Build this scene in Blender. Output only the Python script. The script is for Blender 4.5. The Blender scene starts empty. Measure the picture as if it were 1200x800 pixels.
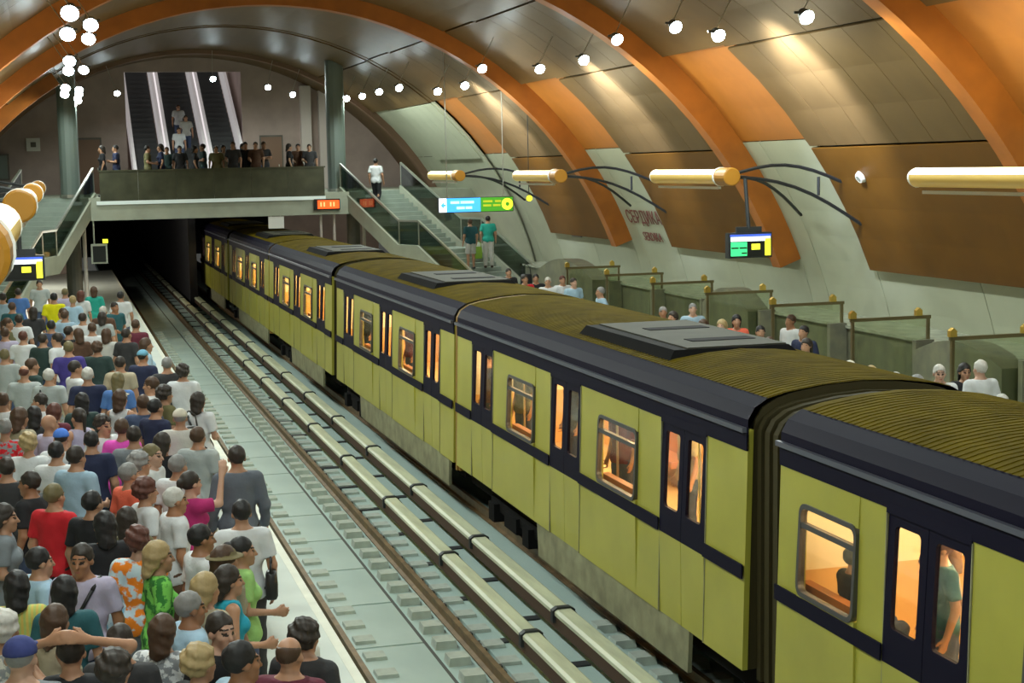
import bpy, bmesh, math, random
import numpy as np
from mathutils import Vector, Matrix

scene = bpy.context.scene
COL = scene.collection
R8 = math.radians
rnd = random.Random(11)

# ---------------------------------------------------------------- camera
CAM_Z = 4.97
cam_data = bpy.data.cameras.new('camera')
cam_data.sensor_width = 36.0
cam_data.lens = 57.0
cam_data.clip_end = 400
cam = bpy.data.objects.new('camera', cam_data)
COL.objects.link(cam)
_R = Vector((0.96234187, -0.27111412, -0.01988134))
_U = Vector((0.04835989, 0.0987702, 0.99393449))
_F = Vector((0.26750599, 0.95746623, -0.10816175))
cam.matrix_world = Matrix(((_R.x, _U.x, -_F.x, 0), (_R.y, _U.y, -_F.y, 0), (_R.z, _U.z, -_F.z, CAM_Z), (0, 0, 0, 1)))
scene.camera = cam

# ---------------------------------------------------------------- world and exposure
world = bpy.data.worlds.new('world')
scene.world = world
world.use_nodes = True
world.node_tree.nodes['Background'].inputs[0].default_value = (0.9, 0.92, 0.85, 1)
world.node_tree.nodes['Background'].inputs[1].default_value = 0.05
vs = scene.view_settings
vs.view_transform = 'Standard'
vs.look = 'None'
vs.exposure = 0.35
vs.gamma = 1.0
vs.use_curve_mapping = False
LAMP_POWER = 350.0      # each vault floodlight, watts
TUBE_POWER = 70.0       # each tube light
CAR_POWER = 120.0        # each ceiling lamp in the train

# ---------------------------------------------------------------- materials
MATS = {}
def mat(name, col, rough=0.6, metal=0.0, var=0.0, scale=6.0, bump=0.0, bscale=40.0, emit=None, es=0.0, coat=0.0, stretch=(1, 1, 1), col2=None, spec=0.5):
    m = bpy.data.materials.new(name); m.use_nodes = True
    nt = m.node_tree; b = nt.nodes['Principled BSDF']
    b.inputs['Base Color'].default_value = (*col, 1)
    b.inputs['Roughness'].default_value = rough
    b.inputs['Metallic'].default_value = metal
    b.inputs['Specular IOR Level'].default_value = spec
    if coat: b.inputs['Coat Weight'].default_value = coat
    if emit:
        b.inputs['Emission Color'].default_value = (*emit, 1)
        b.inputs['Emission Strength'].default_value = es
    if var or bump:
        tc = nt.nodes.new('ShaderNodeTexCoord'); mp = nt.nodes.new('ShaderNodeMapping')
        mp.inputs['Scale'].default_value = stretch
        nt.links.new(tc.outputs['Object'], mp.inputs[0])
    if var:
        n = nt.nodes.new('ShaderNodeTexNoise'); n.inputs['Scale'].default_value = scale; n.inputs['Detail'].default_value = 5
        nt.links.new(mp.outputs[0], n.inputs['Vector'])
        mx = nt.nodes.new('ShaderNodeMix'); mx.data_type = 'RGBA'
        c2 = col2 if col2 else tuple(min(1, c * (1 + var)) for c in col)
        c1 = col if col2 else tuple(c * (1 - var) for c in col)
        mx.inputs[6].default_value = (*c1, 1); mx.inputs[7].default_value = (*c2, 1)
        r = nt.nodes.new('ShaderNodeMapRange'); r.inputs[1].default_value = 0.3; r.inputs[2].default_value = 0.7
        nt.links.new(n.outputs['Fac'], r.inputs[0]); nt.links.new(r.outputs[0], mx.inputs[0])
        nt.links.new(mx.outputs[2], b.inputs['Base Color'])
    if bump:
        n2 = nt.nodes.new('ShaderNodeTexNoise'); n2.inputs['Scale'].default_value = bscale; n2.inputs['Detail'].default_value = 3
        nt.links.new(mp.outputs[0], n2.inputs['Vector'])
        bp = nt.nodes.new('ShaderNodeBump'); bp.inputs['Strength'].default_value = bump; bp.inputs['Distance'].default_value = 0.02
        nt.links.new(n2.outputs['Fac'], bp.inputs['Height']); nt.links.new(bp.outputs[0], b.inputs['Normal'])
    MATS[name] = m
    return m

def glass_mat(name, tint, gloss=0.12, rough=0.05):
    m = bpy.data.materials.new(name); m.use_nodes = True
    nt = m.node_tree; nt.nodes.clear()
    o = nt.nodes.new('ShaderNodeOutputMaterial'); mx = nt.nodes.new('ShaderNodeMixShader')
    t = nt.nodes.new('ShaderNodeBsdfTransparent'); g = nt.nodes.new('ShaderNodeBsdfGlossy')
    t.inputs[0].default_value = (*tint, 1); g.inputs['Roughness'].default_value = rough
    g.inputs['Color'].default_value = (0.9, 0.95, 0.95, 1)
    mx.inputs[0].default_value = gloss
    nt.links.new(t.outputs[0], mx.inputs[1]); nt.links.new(g.outputs[0], mx.inputs[2]); nt.links.new(mx.outputs[0], o.inputs[0])
    MATS[name] = m
    return m

def object_colour_mat(name, rough, second=None, kind='noise', sc=30.0, bump=0.15):
    """cloth, skin and hair take their colour from the object's own colour"""
    m = bpy.data.materials.new(name); m.use_nodes = True
    nt = m.node_tree; b = nt.nodes['Principled BSDF']
    b.inputs['Roughness'].default_value = rough
    oi = nt.nodes.new('ShaderNodeObjectInfo'); tc = nt.nodes.new('ShaderNodeTexCoord')
    mx = nt.nodes.new('ShaderNodeMix'); mx.data_type = 'RGBA'
    n = nt.nodes.new('ShaderNodeTexNoise'); n.inputs['Scale'].default_value = sc; n.inputs['Detail'].default_value = 4
    nt.links.new(tc.outputs['Object'], n.inputs['Vector'])
    if second is None:
        mul = nt.nodes.new('ShaderNodeMix'); mul.data_type = 'RGBA'; mul.blend_type = 'MULTIPLY'
        mul.inputs[0].default_value = 1.0; mul.inputs[7].default_value = (0.72, 0.72, 0.74, 1)
        nt.links.new(oi.outputs['Color'], mul.inputs[6])
        nt.links.new(mul.outputs[2], mx.inputs[6]); nt.links.new(oi.outputs['Color'], mx.inputs[7])
        nt.links.new(n.outputs['Fac'], mx.inputs[0])
    else:
        nt.links.new(oi.outputs['Color'], mx.inputs[6]); mx.inputs[7].default_value = (*second, 1)
        if kind == 'noise':
            r = nt.nodes.new('ShaderNodeMapRange'); r.inputs[1].default_value = 0.47; r.inputs[2].default_value = 0.53
            nt.links.new(n.outputs['Fac'], r.inputs[0]); nt.links.new(r.outputs[0], mx.inputs[0])
        else:
            w = nt.nodes.new('ShaderNodeTexWave'); w.inputs['Scale'].default_value = sc; w.wave_type = 'BANDS'
            w.bands_direction = 'Z' if kind == 'hoops' else 'X'
            nt.links.new(tc.outputs['Object'], w.inputs['Vector'])
            r = nt.nodes.new('ShaderNodeMapRange'); r.inputs[1].default_value = 0.45; r.inputs[2].default_value = 0.6
            nt.links.new(w.outputs['Fac'], r.inputs[0]); nt.links.new(r.outputs[0], mx.inputs[0])
    nt.links.new(mx.outputs[2], b.inputs['Base Color'])
    bp = nt.nodes.new('ShaderNodeBump'); bp.inputs['Strength'].default_value = bump; bp.inputs['Distance'].default_value = 0.02
    n3 = nt.nodes.new('ShaderNodeTexNoise'); n3.inputs['Scale'].default_value = 14
    nt.links.new(tc.outputs['Object'], n3.inputs['Vector'])
    nt.links.new(n3.outputs['Fac'], bp.inputs['Height']); nt.links.new(bp.outputs[0], b.inputs['Normal'])
    MATS[name] = m
    return m

M = MATS
mat('platform', (0.50, 0.55, 0.50), 0.4, var=0.1, scale=1.2, col2=(0.60, 0.65, 0.59))
mat('platform_edge', (0.66, 0.67, 0.56), 0.5, var=0.1, scale=3)
mat('edge_dark', (0.10, 0.10, 0.09), 0.7)
mat('track_concrete', (0.38, 0.52, 0.49), 0.7, var=0.2, scale=1.3, bump=0.2, stretch=(1, 0.35, 1), col2=(0.48, 0.61, 0.57))
mat('slab', (0.40, 0.52, 0.49), 0.55, var=0.2, scale=1.1, stretch=(1, 0.5, 1), col2=(0.50, 0.62, 0.58))
mat('block', (0.46, 0.52, 0.46), 0.8, var=0.2, scale=4)
mat('bed_dark', (0.09, 0.095, 0.085), 0.9)
mat('rail_rust', (0.19, 0.125, 0.06), 0.55, metal=0.3, var=0.3, scale=4)
mat('rail_top', (0.33, 0.22, 0.12), 0.35, metal=0.8)
mat('cover_cream', (0.60, 0.64, 0.46), 0.5, var=0.15, scale=2, stretch=(4, 0.6, 4))
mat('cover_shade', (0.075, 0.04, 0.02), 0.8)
mat('iron', (0.035, 0.04, 0.042), 0.6, metal=0.3)
mat('brown_panel', (0.115, 0.048, 0.004), 0.5, metal=0.0, var=0.1, scale=1.5, spec=0.2)
mat('grey_panel', (0.115, 0.070, 0.026), 0.42, metal=0.0, var=0.08, scale=1.5, spec=0.15)
mat('orange_panel', (0.33, 0.12, 0.018), 0.42, var=0.08, scale=2)
mat('rib_orange', (0.34, 0.105, 0.009), 0.5, var=0.15, scale=2)
mat('white_panel', (0.37, 0.39, 0.285), 0.5, var=0.06, scale=1)
mat('seam_dark', (0.03, 0.028, 0.025), 0.9)
mat('marble', (0.20, 0.20, 0.13), 0.3, var=0.5, scale=3.5, col2=(0.13, 0.13, 0.10))
mat('marble_top', (0.34, 0.36, 0.29), 0.25, var=0.2, scale=3)
mat('brass_dull', (0.16, 0.13, 0.06), 0.4, metal=0.5)
mat('brass', (0.65, 0.45, 0.10), 0.3, metal=0.8)
mat('concrete_green', (0.34, 0.36, 0.28), 0.6, var=0.12, scale=1.5)
mat('pink_wall', (0.40, 0.31, 0.27), 0.55, var=0.12, scale=1.2)
mat('parapet', (0.06, 0.062, 0.036), 0.3, var=0.3, scale=2)
mat('white_trim', (0.66, 0.72, 0.68), 0.4, emit=(0.75, 0.9, 0.85), es=0.15)
mat('column_green', (0.16, 0.20, 0.18), 0.3, metal=0.2)
mat('dark_pillar', (0.115, 0.105, 0.085), 0.5, var=0.2, scale=2)
mat('pale_trim', (0.62, 0.55, 0.5), 0.5)
mat('door_brown', (0.20, 0.115, 0.07), 0.5)
mat('tunnel', (0.022, 0.022, 0.026), 0.95)
mat('stair_tread', (0.33, 0.39, 0.34), 0.5, var=0.12, scale=2)
mat('steel', (0.55, 0.57, 0.52), 0.28, metal=0.85)
mat('reflect_glass', (0.40, 0.22, 0.08), 0.15)  # warm colour stands in for the lit cabin mirrored in the far panes
glass_mat('rail_glass', (0.33, 0.38, 0.34), 0.12)
glass_mat('screen_glass', (0.80, 0.83, 0.72), 0.08)
glass_mat('train_glass', (0.86, 0.84, 0.78), 0.10)
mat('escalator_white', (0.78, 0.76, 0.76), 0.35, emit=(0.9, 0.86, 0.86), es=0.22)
mat('escalator_step', (0.06, 0.065, 0.065), 0.5, metal=0.3)
mat('lamp_glow', (1, 1, 1), 0.4, emit=(0.80, 0.97, 1.0), es=40.0)
mat('lamp_case', (0.18, 0.19, 0.19), 0.4, metal=0.5)
mat('tube_glow', (0.95, 0.85, 0.55), 0.4, emit=(1.0, 0.88, 0.55), es=2.0)
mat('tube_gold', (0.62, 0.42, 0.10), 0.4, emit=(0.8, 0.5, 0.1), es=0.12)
mat('tube_orange', (0.40, 0.18, 0.014), 0.5)
mat('tube_rim', (0.85, 0.86, 0.82), 0.4)
mat('train_cream', (0.43, 0.415, 0.062), 0.36, var=0.09, scale=1.2, coat=0.1)
mat('train_skirt', (0.27, 0.27, 0.16), 0.6, var=0.3, scale=3)
mat('train_navy', (0.008, 0.007, 0.020), 0.55, spec=0.08)
mat('train_roof', (0.115, 0.084, 0.003), 0.8, var=0.25, scale=2.5, spec=0.04)
mat('train_gutter', (0.13, 0.14, 0.18), 0.4, metal=0.4)
mat('train_black', (0.010, 0.010, 0.010), 0.8, spec=0.08)
mat('bellows', (0.05, 0.042, 0.016), 0.75, spec=0.2)
mat('bellows_tan', (0.30, 0.17, 0.03), 0.6)
mat('unit_grey', (0.06, 0.06, 0.042), 0.7, var=0.1, scale=3, spec=0.1)
mat('frame_grey', (0.10, 0.10, 0.10), 0.35, metal=0.4)
mat('inside_wall', (0.66, 0.40, 0.15), 0.5, var=0.1, scale=2)
mat('inside_light', (0.80, 0.70, 0.52), 0.5)
mat('inside_top', (0.85, 0.76, 0.55), 0.5)
mat('cabin_floor', (0.62, 0.44, 0.24), 0.6)
mat('inside_door', (0.55, 0.36, 0.16), 0.4)
mat('seat_brown', (0.42, 0.15, 0.04), 0.55)
mat('car_lamp', (1, 0.95, 0.8), 0.4, emit=(1.0, 0.83, 0.55), es=5.0)
mat('sign_blue', (0.05, 0.35, 0.85), 0.4, emit=(0.06, 0.42, 1.0), es=0.9)
mat('sign_green', (0.05, 0.28, 0.02), 0.4, emit=(0.08, 0.40, 0.02), es=0.5)
mat('sign_white', (0.9, 0.92, 1.0), 0.4, emit=(0.85, 0.9, 1.0), es=1.1)
mat('sign_cyan', (0.4, 0.8, 1.0), 0.4, emit=(0.45, 0.85, 1.0), es=1.0)
mat('sign_yellow', (0.9, 0.9, 0.05), 0.4, emit=(0.95, 0.95, 0.04), es=0.9)
mat('sign_olive', (0.4, 0.45, 0.02), 0.4, emit=(0.45, 0.5, 0.02), es=0.6)
mat('screen_green', (0.05, 0.7, 0.25), 0.4, emit=(0.06, 0.75, 0.25), es=0.7)
mat('screen_blue', (0.06, 0.12, 0.6), 0.4, emit=(0.06, 0.14, 0.7), es=0.6)
mat('screen_black', (0.02, 0.022, 0.02), 0.35, spec=0.2)
mat('led_red', (0.9, 0.08, 0.01), 0.4, emit=(1.0, 0.09, 0.01), es=1.2)
mat('led_orange', (1.0, 0.3, 0.1), 0.4, emit=(1.0, 0.32, 0.12), es=1.6)
mat('letter_red', (0.17, 0.035, 0.03), 0.5)
mat('white_paint', (0.75, 0.75, 0.70), 0.5)
mat('eye_dark', (0.03, 0.02, 0.015), 0.3)
mat('lip', (0.35, 0.12, 0.09), 0.5)
object_colour_mat('skin', 0.55, sc=9, bump=0.05)
object_colour_mat('hair', 0.6, sc=60, bump=0.6)
object_colour_mat('cloth', 0.85, sc=7, bump=0.5)
object_colour_mat('cloth_print', 0.85, second=(0.55, 0.68, 0.74), kind='noise', sc=13, bump=0.4)
object_colour_mat('cloth_floral', 0.85, second=(0.03, 0.20, 0.03), kind='noise', sc=15, bump=0.4)
object_colour_mat('cloth_speckle', 0.85, second=(0.26, 0.28, 0.30), kind='noise', sc=22, bump=0.4)
object_colour_mat('cloth_stripe', 0.85, second=(0.42, 0.52, 0.14), kind='stripe', sc=9, bump=0.4)
object_colour_mat('leather', 0.5, sc=20, bump=0.3)

# ---------------------------------------------------------------- object helpers
def tag(o, label=None, cat=None, group=None, kind=None):
    if label: o['label'] = label
    if cat: o['category'] = cat
    if group: o['group'] = group
    if kind: o['kind'] = kind
    return o

def empty(name, loc=(0, 0, 0), rz=0.0):
    o = bpy.data.objects.new(name, None); COL.objects.link(o)
    o.location = loc; o.rotation_euler = (0, 0, rz); o.empty_display_size = 0.2
    return o

def copy_tree(o, parent=None):
    c = o.copy(); COL.objects.link(c)
    if parent is not None: c.parent = parent
    for ch in list(o.children): copy_tree(ch, c)
    return c

class MB:
    """collects plain shapes into one mesh"""
    def __init__(s): s.v = []; s.f = []; s.m = []
    def add(s, vs, fs, mi=0):
        b = len(s.v); s.v += [tuple(v) for v in vs]
        for f in fs: s.f.append(tuple(b + i for i in f)); s.m.append(mi)
        return s
    def box(s, x0, x1, y0, y1, z0, z1, mi=0):
        return s.add([(x0, y0, z0), (x1, y0, z0), (x1, y1, z0), (x0, y1, z0), (x0, y0, z1), (x1, y0, z1), (x1, y1, z1), (x0, y1, z1)],
                     [(0, 3, 2, 1), (4, 5, 6, 7), (0, 1, 5, 4), (1, 2, 6, 5), (2, 3, 7, 6), (3, 0, 4, 7)], mi)
    def prism(s, prof, axis, a, b, mi=0, caps=True):
        """profile of 2-D points pushed along an axis from a to b"""
        n = len(prof)
        def P(p, t):
            return {'x': (t, p[0], p[1]), 'y': (p[0], t, p[1]), 'z': (p[0], p[1], t)}[axis]
        vs = [P(p, a) for p in prof] + [P(p, b) for p in prof]
        fs = [(i, (i + 1) % n, n + (i + 1) % n, n + i) for i in range(n)]
        if caps: fs += [tuple(range(n - 1, -1, -1)), tuple(range(n, 2 * n))]
        return s.add(vs, fs, mi)
    def strip(s, prof, axis, a, b, mi=0):
        n = len(prof)
        def P(p, t):
            return {'x': (t, p[0], p[1]), 'y': (p[0], t, p[1]), 'z': (p[0], p[1], t)}[axis]
        return s.add([P(p, a) for p in prof] + [P(p, b) for p in prof], [(i, i + 1, n + i + 1, n + i) for i in range(n - 1)], mi)
    def cyl(s, p0, p1, r0, r1=None, n=10, mi=0):
        r1 = r0 if r1 is None else r1
        p0 = Vector(p0); p1 = Vector(p1); d = (p1 - p0).normalized()
        a = d.orthogonal().normalized(); b = d.cross(a)
        vs = []
        for p, r in ((p0, r0), (p1, r1)):
            for i in range(n):
                t = 2 * math.pi * i / n
                vs.append(p + a * (r * math.cos(t)) + b * (r * math.sin(t)))
        return s.add(vs, [(i, (i + 1) % n, n + (i + 1) % n, n + i) for i in range(n)] + [tuple(range(n - 1, -1, -1)), tuple(range(n, 2 * n))], mi)
    def tube(s, pts, r, n=6, mi=0):
        for a, b in zip(pts[:-1], pts[1:]): s.cyl(a, b, r, r, n, mi)
        return s
    def hexa(s, p, mi=0):
        return s.add(p, [(0, 3, 2, 1), (4, 5, 6, 7), (0, 1, 5, 4), (1, 2, 6, 5), (2, 3, 7, 6), (3, 0, 4, 7)], mi)
    def map(s, fn): s.v = [fn(v) for v in s.v]; return s
    def mesh(s, name, mats, smooth=False):
        me = bpy.data.meshes.new(name)
        me.from_pydata([tuple(v) for v in s.v], [], s.f)
        for k in ([mats] if isinstance(mats, str) else mats): me.materials.append(M[k])
        me.polygons.foreach_set('material_index', s.m)
        if smooth: me.polygons.foreach_set('use_smooth', [True] * len(s.f))
        me.validate(); me.update()
        bm = bmesh.new(); bm.from_mesh(me); bmesh.ops.recalc_face_normals(bm, faces=bm.faces); bm.to_mesh(me); bm.free()
        return me
    def build(s, name, mats, parent=None, loc=(0, 0, 0), smooth=False, bevel=0.0):
        o = bpy.data.objects.new(name, s.mesh(name, mats, smooth)); COL.objects.link(o)
        o.location = loc
        if parent is not None: o.parent = parent
        if bevel:
            b = o.modifiers.new('bevel', 'BEVEL'); b.width = bevel; b.segments = 2; b.limit_method = 'ANGLE'
        return o
    def at(s, name, mats, root, smooth=False, bevel=0.0):
        """vertices given in world space; becomes a child of an unrotated root"""
        l = root.location
        s.v = [(v[0] - l[0], v[1] - l[1], v[2] - l[2]) for v in s.v]
        return s.build(name, mats, root, smooth=smooth, bevel=bevel)

def obj_from(name, me, parent=None, loc=(0, 0, 0), rz=0.0):
    o = bpy.data.objects.new(name, me); COL.objects.link(o)
    o.location = loc; o.rotation_euler = (0, 0, rz)
    if parent is not None: o.parent = parent
    return o

def point_light(name, loc, power, col, parent, radius=0.12, spot=None):
    ld = bpy.data.lights.new(name, 'SPOT' if spot else 'POINT'); ld.energy = power; ld.color = col; ld.shadow_soft_size = radius
    if spot: ld.spot_size = spot; ld.spot_blend = 0.35
    o = bpy.data.objects.new(name, ld); COL.objects.link(o); o.location = loc
    if parent is not None: o.parent = parent
    return o

# ================================================================ THE SETTING
XC, ZC = 5.88, -1.24                      # axis of the vault
R_RIB, R_PANEL, R_WALL = 10.71, 11.10, 11.25
RIBS = [67.9 - 11.3 * k for k in range(7)]     # 67.9 56.6 45.3 34.0 22.7 11.4 0.1
def vp(th, r, y=0.0):
    t = R8(th); return (XC + r * math.sin(t), y, ZC + r * math.cos(t))
def arc_prof(t0, t1, r, n):
    return [(XC + r * math.sin(R8(t0 + (t1 - t0) * i / n)), ZC + r * math.cos(R8(t0 + (t1 - t0) * i / n))) for i in range(n + 1)]
def arc_band(t0, t1, r0, r1, y0, y1, n, mi=0, mb=None):
    mb = mb or MB()
    a = arc_prof(t0, t1, r0, n); b = arc_prof(t0, t1, r1, n)
    return mb.prism(a + b[::-1], 'y', y0, y1, mi)
def arc_mesh(t0, t1, r0, r1, y0, y1, n):
    """arc shell as quads (for smooth curved panels)"""
    a = arc_prof(t0, t1, r0, n); b = arc_prof(t0, t1, r1, n)
    mb = MB()
    for i in range(n):
        mb.hexa([(a[i][0], y0, a[i][1]), (a[i + 1][0], y0, a[i + 1][1]), (a[i + 1][0], y1, a[i + 1][1]), (a[i][0], y1, a[i][1]),
                 (b[i][0], y0, b[i][1]), (b[i + 1][0], y0, b[i + 1][1]), (b[i + 1][0], y1, b[i + 1][1]), (b[i][0], y1, b[i][1])])
    return mb

def struct(name, mb, mats, label=None, **k):
    o = mb.build(name, mats, **k); o['kind'] = 'structure'
    if label: o['label'] = label
    return o

# platforms ------------------------------------------------------
EDGE_L, EDGE_R = 2.69, 9.36
TRK_L, TRK_R = 4.15, 7.92
RAIL_Z = -1.10
def platform(name, x0, x1, edge, sgn, label):
    b = MB().box(x0, x1, -24, 86, -0.30, 0.0, 0)
    o = struct(name, b, ['platform'], label)
    e = MB()
    if sgn > 0: e.box(edge - 0.10, edge, -24, 86, -0.301, 0.002, 0).box(edge - 0.12, edge - 0.04, -24, 86, -1.45, -0.30, 1)
    else: e.box(edge, edge + 0.10, -24, 86, -0.301, 0.002, 0).box(edge + 0.04, edge + 0.12, -24, 86, -1.45, -0.30, 1)
    e.build('platform_edge', ['platform_edge', 'edge_dark'], o)
    return o
platform('floor', XC - 12.0, EDGE_L - 0.10, EDGE_L, 1, 'pale stone platform floor under the waiting crowd')
platform('floor', EDGE_R + 0.10, XC + 12.0, EDGE_R, -1, 'pale stone platform floor on the far side of the train')

# track bed -------------------------------------------------------
bed = struct('track_bed', MB().box(EDGE_L - 0.12, EDGE_R + 0.12, -24, 130, -1.60, -1.30), ['track_concrete'], 'grey concrete bed that carries both tracks')
MB().box(5.12, 6.75, -24, 130, -1.31, -1.235).build('centre_walk', ['track_concrete'], bed)
slab_me = None
for k in range(44):
    y = 11.9 + 2.1 * k
    if slab_me is None: slab_me = MB().box(3.46, 4.38, 0.03, 2.07, -1.31, -1.235).mesh('slab', ['slab'])
    obj_from('slab', slab_me, bed, (0, y, 0))
MB().box(4.39, 4.47, -24, 130, -1.302, -1.296).build('drain', ['bed_dark'], bed)

def rail_profile(xc):
    return [(xc - 0.07, -1.28), (xc + 0.07, -1.28), (xc + 0.07, -1.262), (xc + 0.014, -1.245), (xc + 0.014, -1.15), (xc + 0.036, -1.14), (xc + 0.036, RAIL_Z),
            (xc - 0.036, RAIL_Z), (xc - 0.036, -1.14), (xc - 0.014, -1.15), (xc - 0.014, -1.245), (xc - 0.07, -1.262)]
block_me = MB().prism([(-0.15, 0.0), (0.15, 0.0), (0.13, 0.11), (-0.13, 0.11)], 'y', -0.14, 0.14).mesh('sleeper_block', ['block'])
clip_me = MB().box(-0.05, 0.05, -0.05, 0.05, 0, 0.075).mesh('rail_clip', ['iron'])
def track(xc, y0, label, nblocks):
    t = empty('railway_track', (xc, y0, -1.30)); tag(t, label, 'track')
    for s in (-0.78, 0.78):
        MB().prism(rail_profile(xc + s), 'y', y0, 130, 0).at('rail', ['rail_rust'], t)
    for k in range(nblocks):
        for s in (-0.78, 0.78):
            obj_from('sleeper_block', block_me, t, (s - 0.28, 12.0 - y0 + 0.75 * k, 0))
            obj_from('sleeper_block', block_me, t, (s + 0.28, 12.37 - y0 + 0.75 * k, 0))
    for k in range(min(nblocks, 40)):
        for s in (0.88,): obj_from('rail_clip', clip_me, t, (s, 12.2 - y0 + 0.75 * k, 0.02))
    return t
track(TRK_L, -24, 'empty railway track with rusty rails beside the crowded platform', 70)
track(TRK_R, -24, 'railway track beneath the cream metro train', 12)

# third rails with cream covers ---------------------------------------
def third_rail(x0, x1, y_first, label):
    root = empty('third_rail', ((x0 + x1) / 2, y_first, -1.30)); tag(root, label, 'rail')
    xm = (x0 + x1) / 2; w = (x1 - x0) / 2
    prof = [(-w, 0.0), (-w, 0.045), (-w * 0.7, 0.075), (w * 0.7, 0.075), (w, 0.045), (w, 0.0)]
    cov = MB().prism(prof, 'y', 0.05, 4.33).mesh('rail_cover', ['cover_cream'])
    clamp = MB().prism([(-w - 0.025, -0.10), (-w - 0.025, 0.06), (-w * 0.7, 0.10), (w * 0.7, 0.10), (w + 0.025, 0.06), (w + 0.025, -0.10)], 'y', -0.05, 0.05)
    clamp.tube([(w + 0.02, 0, 0.0), (w + 0.11, 0, -0.12), (w + 0.10, 0, -0.40)], 0.03).box(-0.40, w + 0.14, -0.05, 0.05, -0.45, -0.39)
    clamp = clamp.mesh('bracket', ['iron'])
    foot = MB().box(-0.42, 0.05, -0.09, 0.09, -0.02, 0.055).mesh('foot', ['iron'])
    for k in range(-4, 26):
        y = y_first + 4.38 * k
        if y > 120 or y < -3: continue
        o = obj_from('rail_cover', cov, root, (0, y - y_first, 0.42))
        c = obj_from('bracket', clamp, root, (0, y - y_first, 0.42))
        obj_from('foot', foot, root, (-0.06, y - y_first + 1.1, 0.03))
        obj_from('foot', foot, root, (-0.06, y - y_first + 3.3, 0.03))
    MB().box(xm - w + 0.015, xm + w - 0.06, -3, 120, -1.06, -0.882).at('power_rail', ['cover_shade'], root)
    return root
third_rail(5.33, 5.57, 18.9, 'cream covered third rail nearer the empty track')
third_rail(6.02, 6.28, 19.8, 'cream covered third rail running right alongside the train')

# vault ------------------------------------------------------------------
Y_BACK, Y_END = -24.0, 72.0
shell = MB()
pts = arc_prof(-84.5, 84.5, R_WALL + 0.12, 40)
shell.strip(pts, 'y', Y_BACK, Y_END)
ceiling = struct('ceiling', shell, ['seam_dark'], 'vaulted station ceiling of brown, grey and orange panels')
# closed end behind the viewer
back = MB()
bp_ = arc_prof(-84.5, 84.5, R_WALL + 0.12, 40)
back.prism(bp_ + [(bp_[-1][0], -1.6), (bp_[0][0], -1.6)], 'y', Y_BACK - 0.3, Y_BACK)
struct('wall_back', back, ['pink_wall'], 'end wall of the station behind the viewer')
SEAM = 0.06
panel_cache = {}
def panel(t0, t1, r, y0, y1, m, name='ceiling_panel'):
    key = (t0, t1, r, round(y1 - y0, 3), m)
    if key not in panel_cache:
        n = max(2, int(abs(t1 - t0) / 3.5))
        mb = MB(); a = arc_prof(t0, t1, r, n); b = arc_prof(t0, t1, r + 0.05, n); h = y1 - y0
        mb.strip(a, 'y', 0, h)
        mb.add([(p[0], 0, p[1]) for p in a] + [(p[0], 0, p[1]) for p in b], [(i, i + 1, n + 2 + i, n + 1 + i) for i in range(n)])
        mb.add([(p[0], h, p[1]) for p in a] + [(p[0], h, p[1]) for p in b], [(i, i + 1, n + 2 + i, n + 1 + i) for i in range(n)])
        for i in (0, n): mb.add([(a[i][0], 0, a[i][1]), (a[i][0], h, a[i][1]), (b[i][0], h, b[i][1]), (b[i][0], 0, b[i][1])], [(0, 1, 2, 3)])
        panel_cache[key] = mb.mesh(name, [m], smooth=False)
    return obj_from(name, panel_cache[key], ceiling, (0, y0, 0))
d = 0.16
for k, yr in enumerate(RIBS):
    if yr < 5: continue
    ya, yb, yc = yr - 11.3 + 0.42, yr - 3.55, yr           # after the previous rib, start of the pale band, rib face
    last = yr > 60
    for s in (-1, 1):
        if not last:
            panel(s * 54.5 + s * d, s * 69.5, R_PANEL, ya, yb, 'brown_panel')
        for j in range(6):
            w = (yb - ya) / 6
            for t0, t1 in ((40.4, 54.5), (26.4, 40.4)):
                lo = t0 + d
                hi = t1 - d
                m = 'grey_panel'
                if last and t0 > 30: m = 'white_panel'
                panel(s * lo, s * hi, R_PANEL, ya + j * w + 0.007, ya + (j + 1) * w - 0.007, m)
        panel(s * (40.4 + d), s * 53.9, R_WALL, yb + 0.01, yc, 'white_panel' if last else 'orange_panel')
        panel(s * (26.4 + d), s * (40.4 - d), R_WALL - 0.1, yb + 0.01, yc, 'grey_panel')
    panel(-26.4 + d, 26.4 - d, R_PANEL, ya, yb, 'grey_panel')
    panel(-26.4 + d, 26.4 - d, R_WALL - 0.1, yb + 0.01, yc, 'grey_panel')
# plain cladding of the part behind the viewer and above the mezzanine back
for (y0, y1) in ((Y_BACK, 0.1), (68.3, Y_END)):
    panel(-69.5, 69.5, R_PANEL, y0, y1, 'grey_panel')

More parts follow.
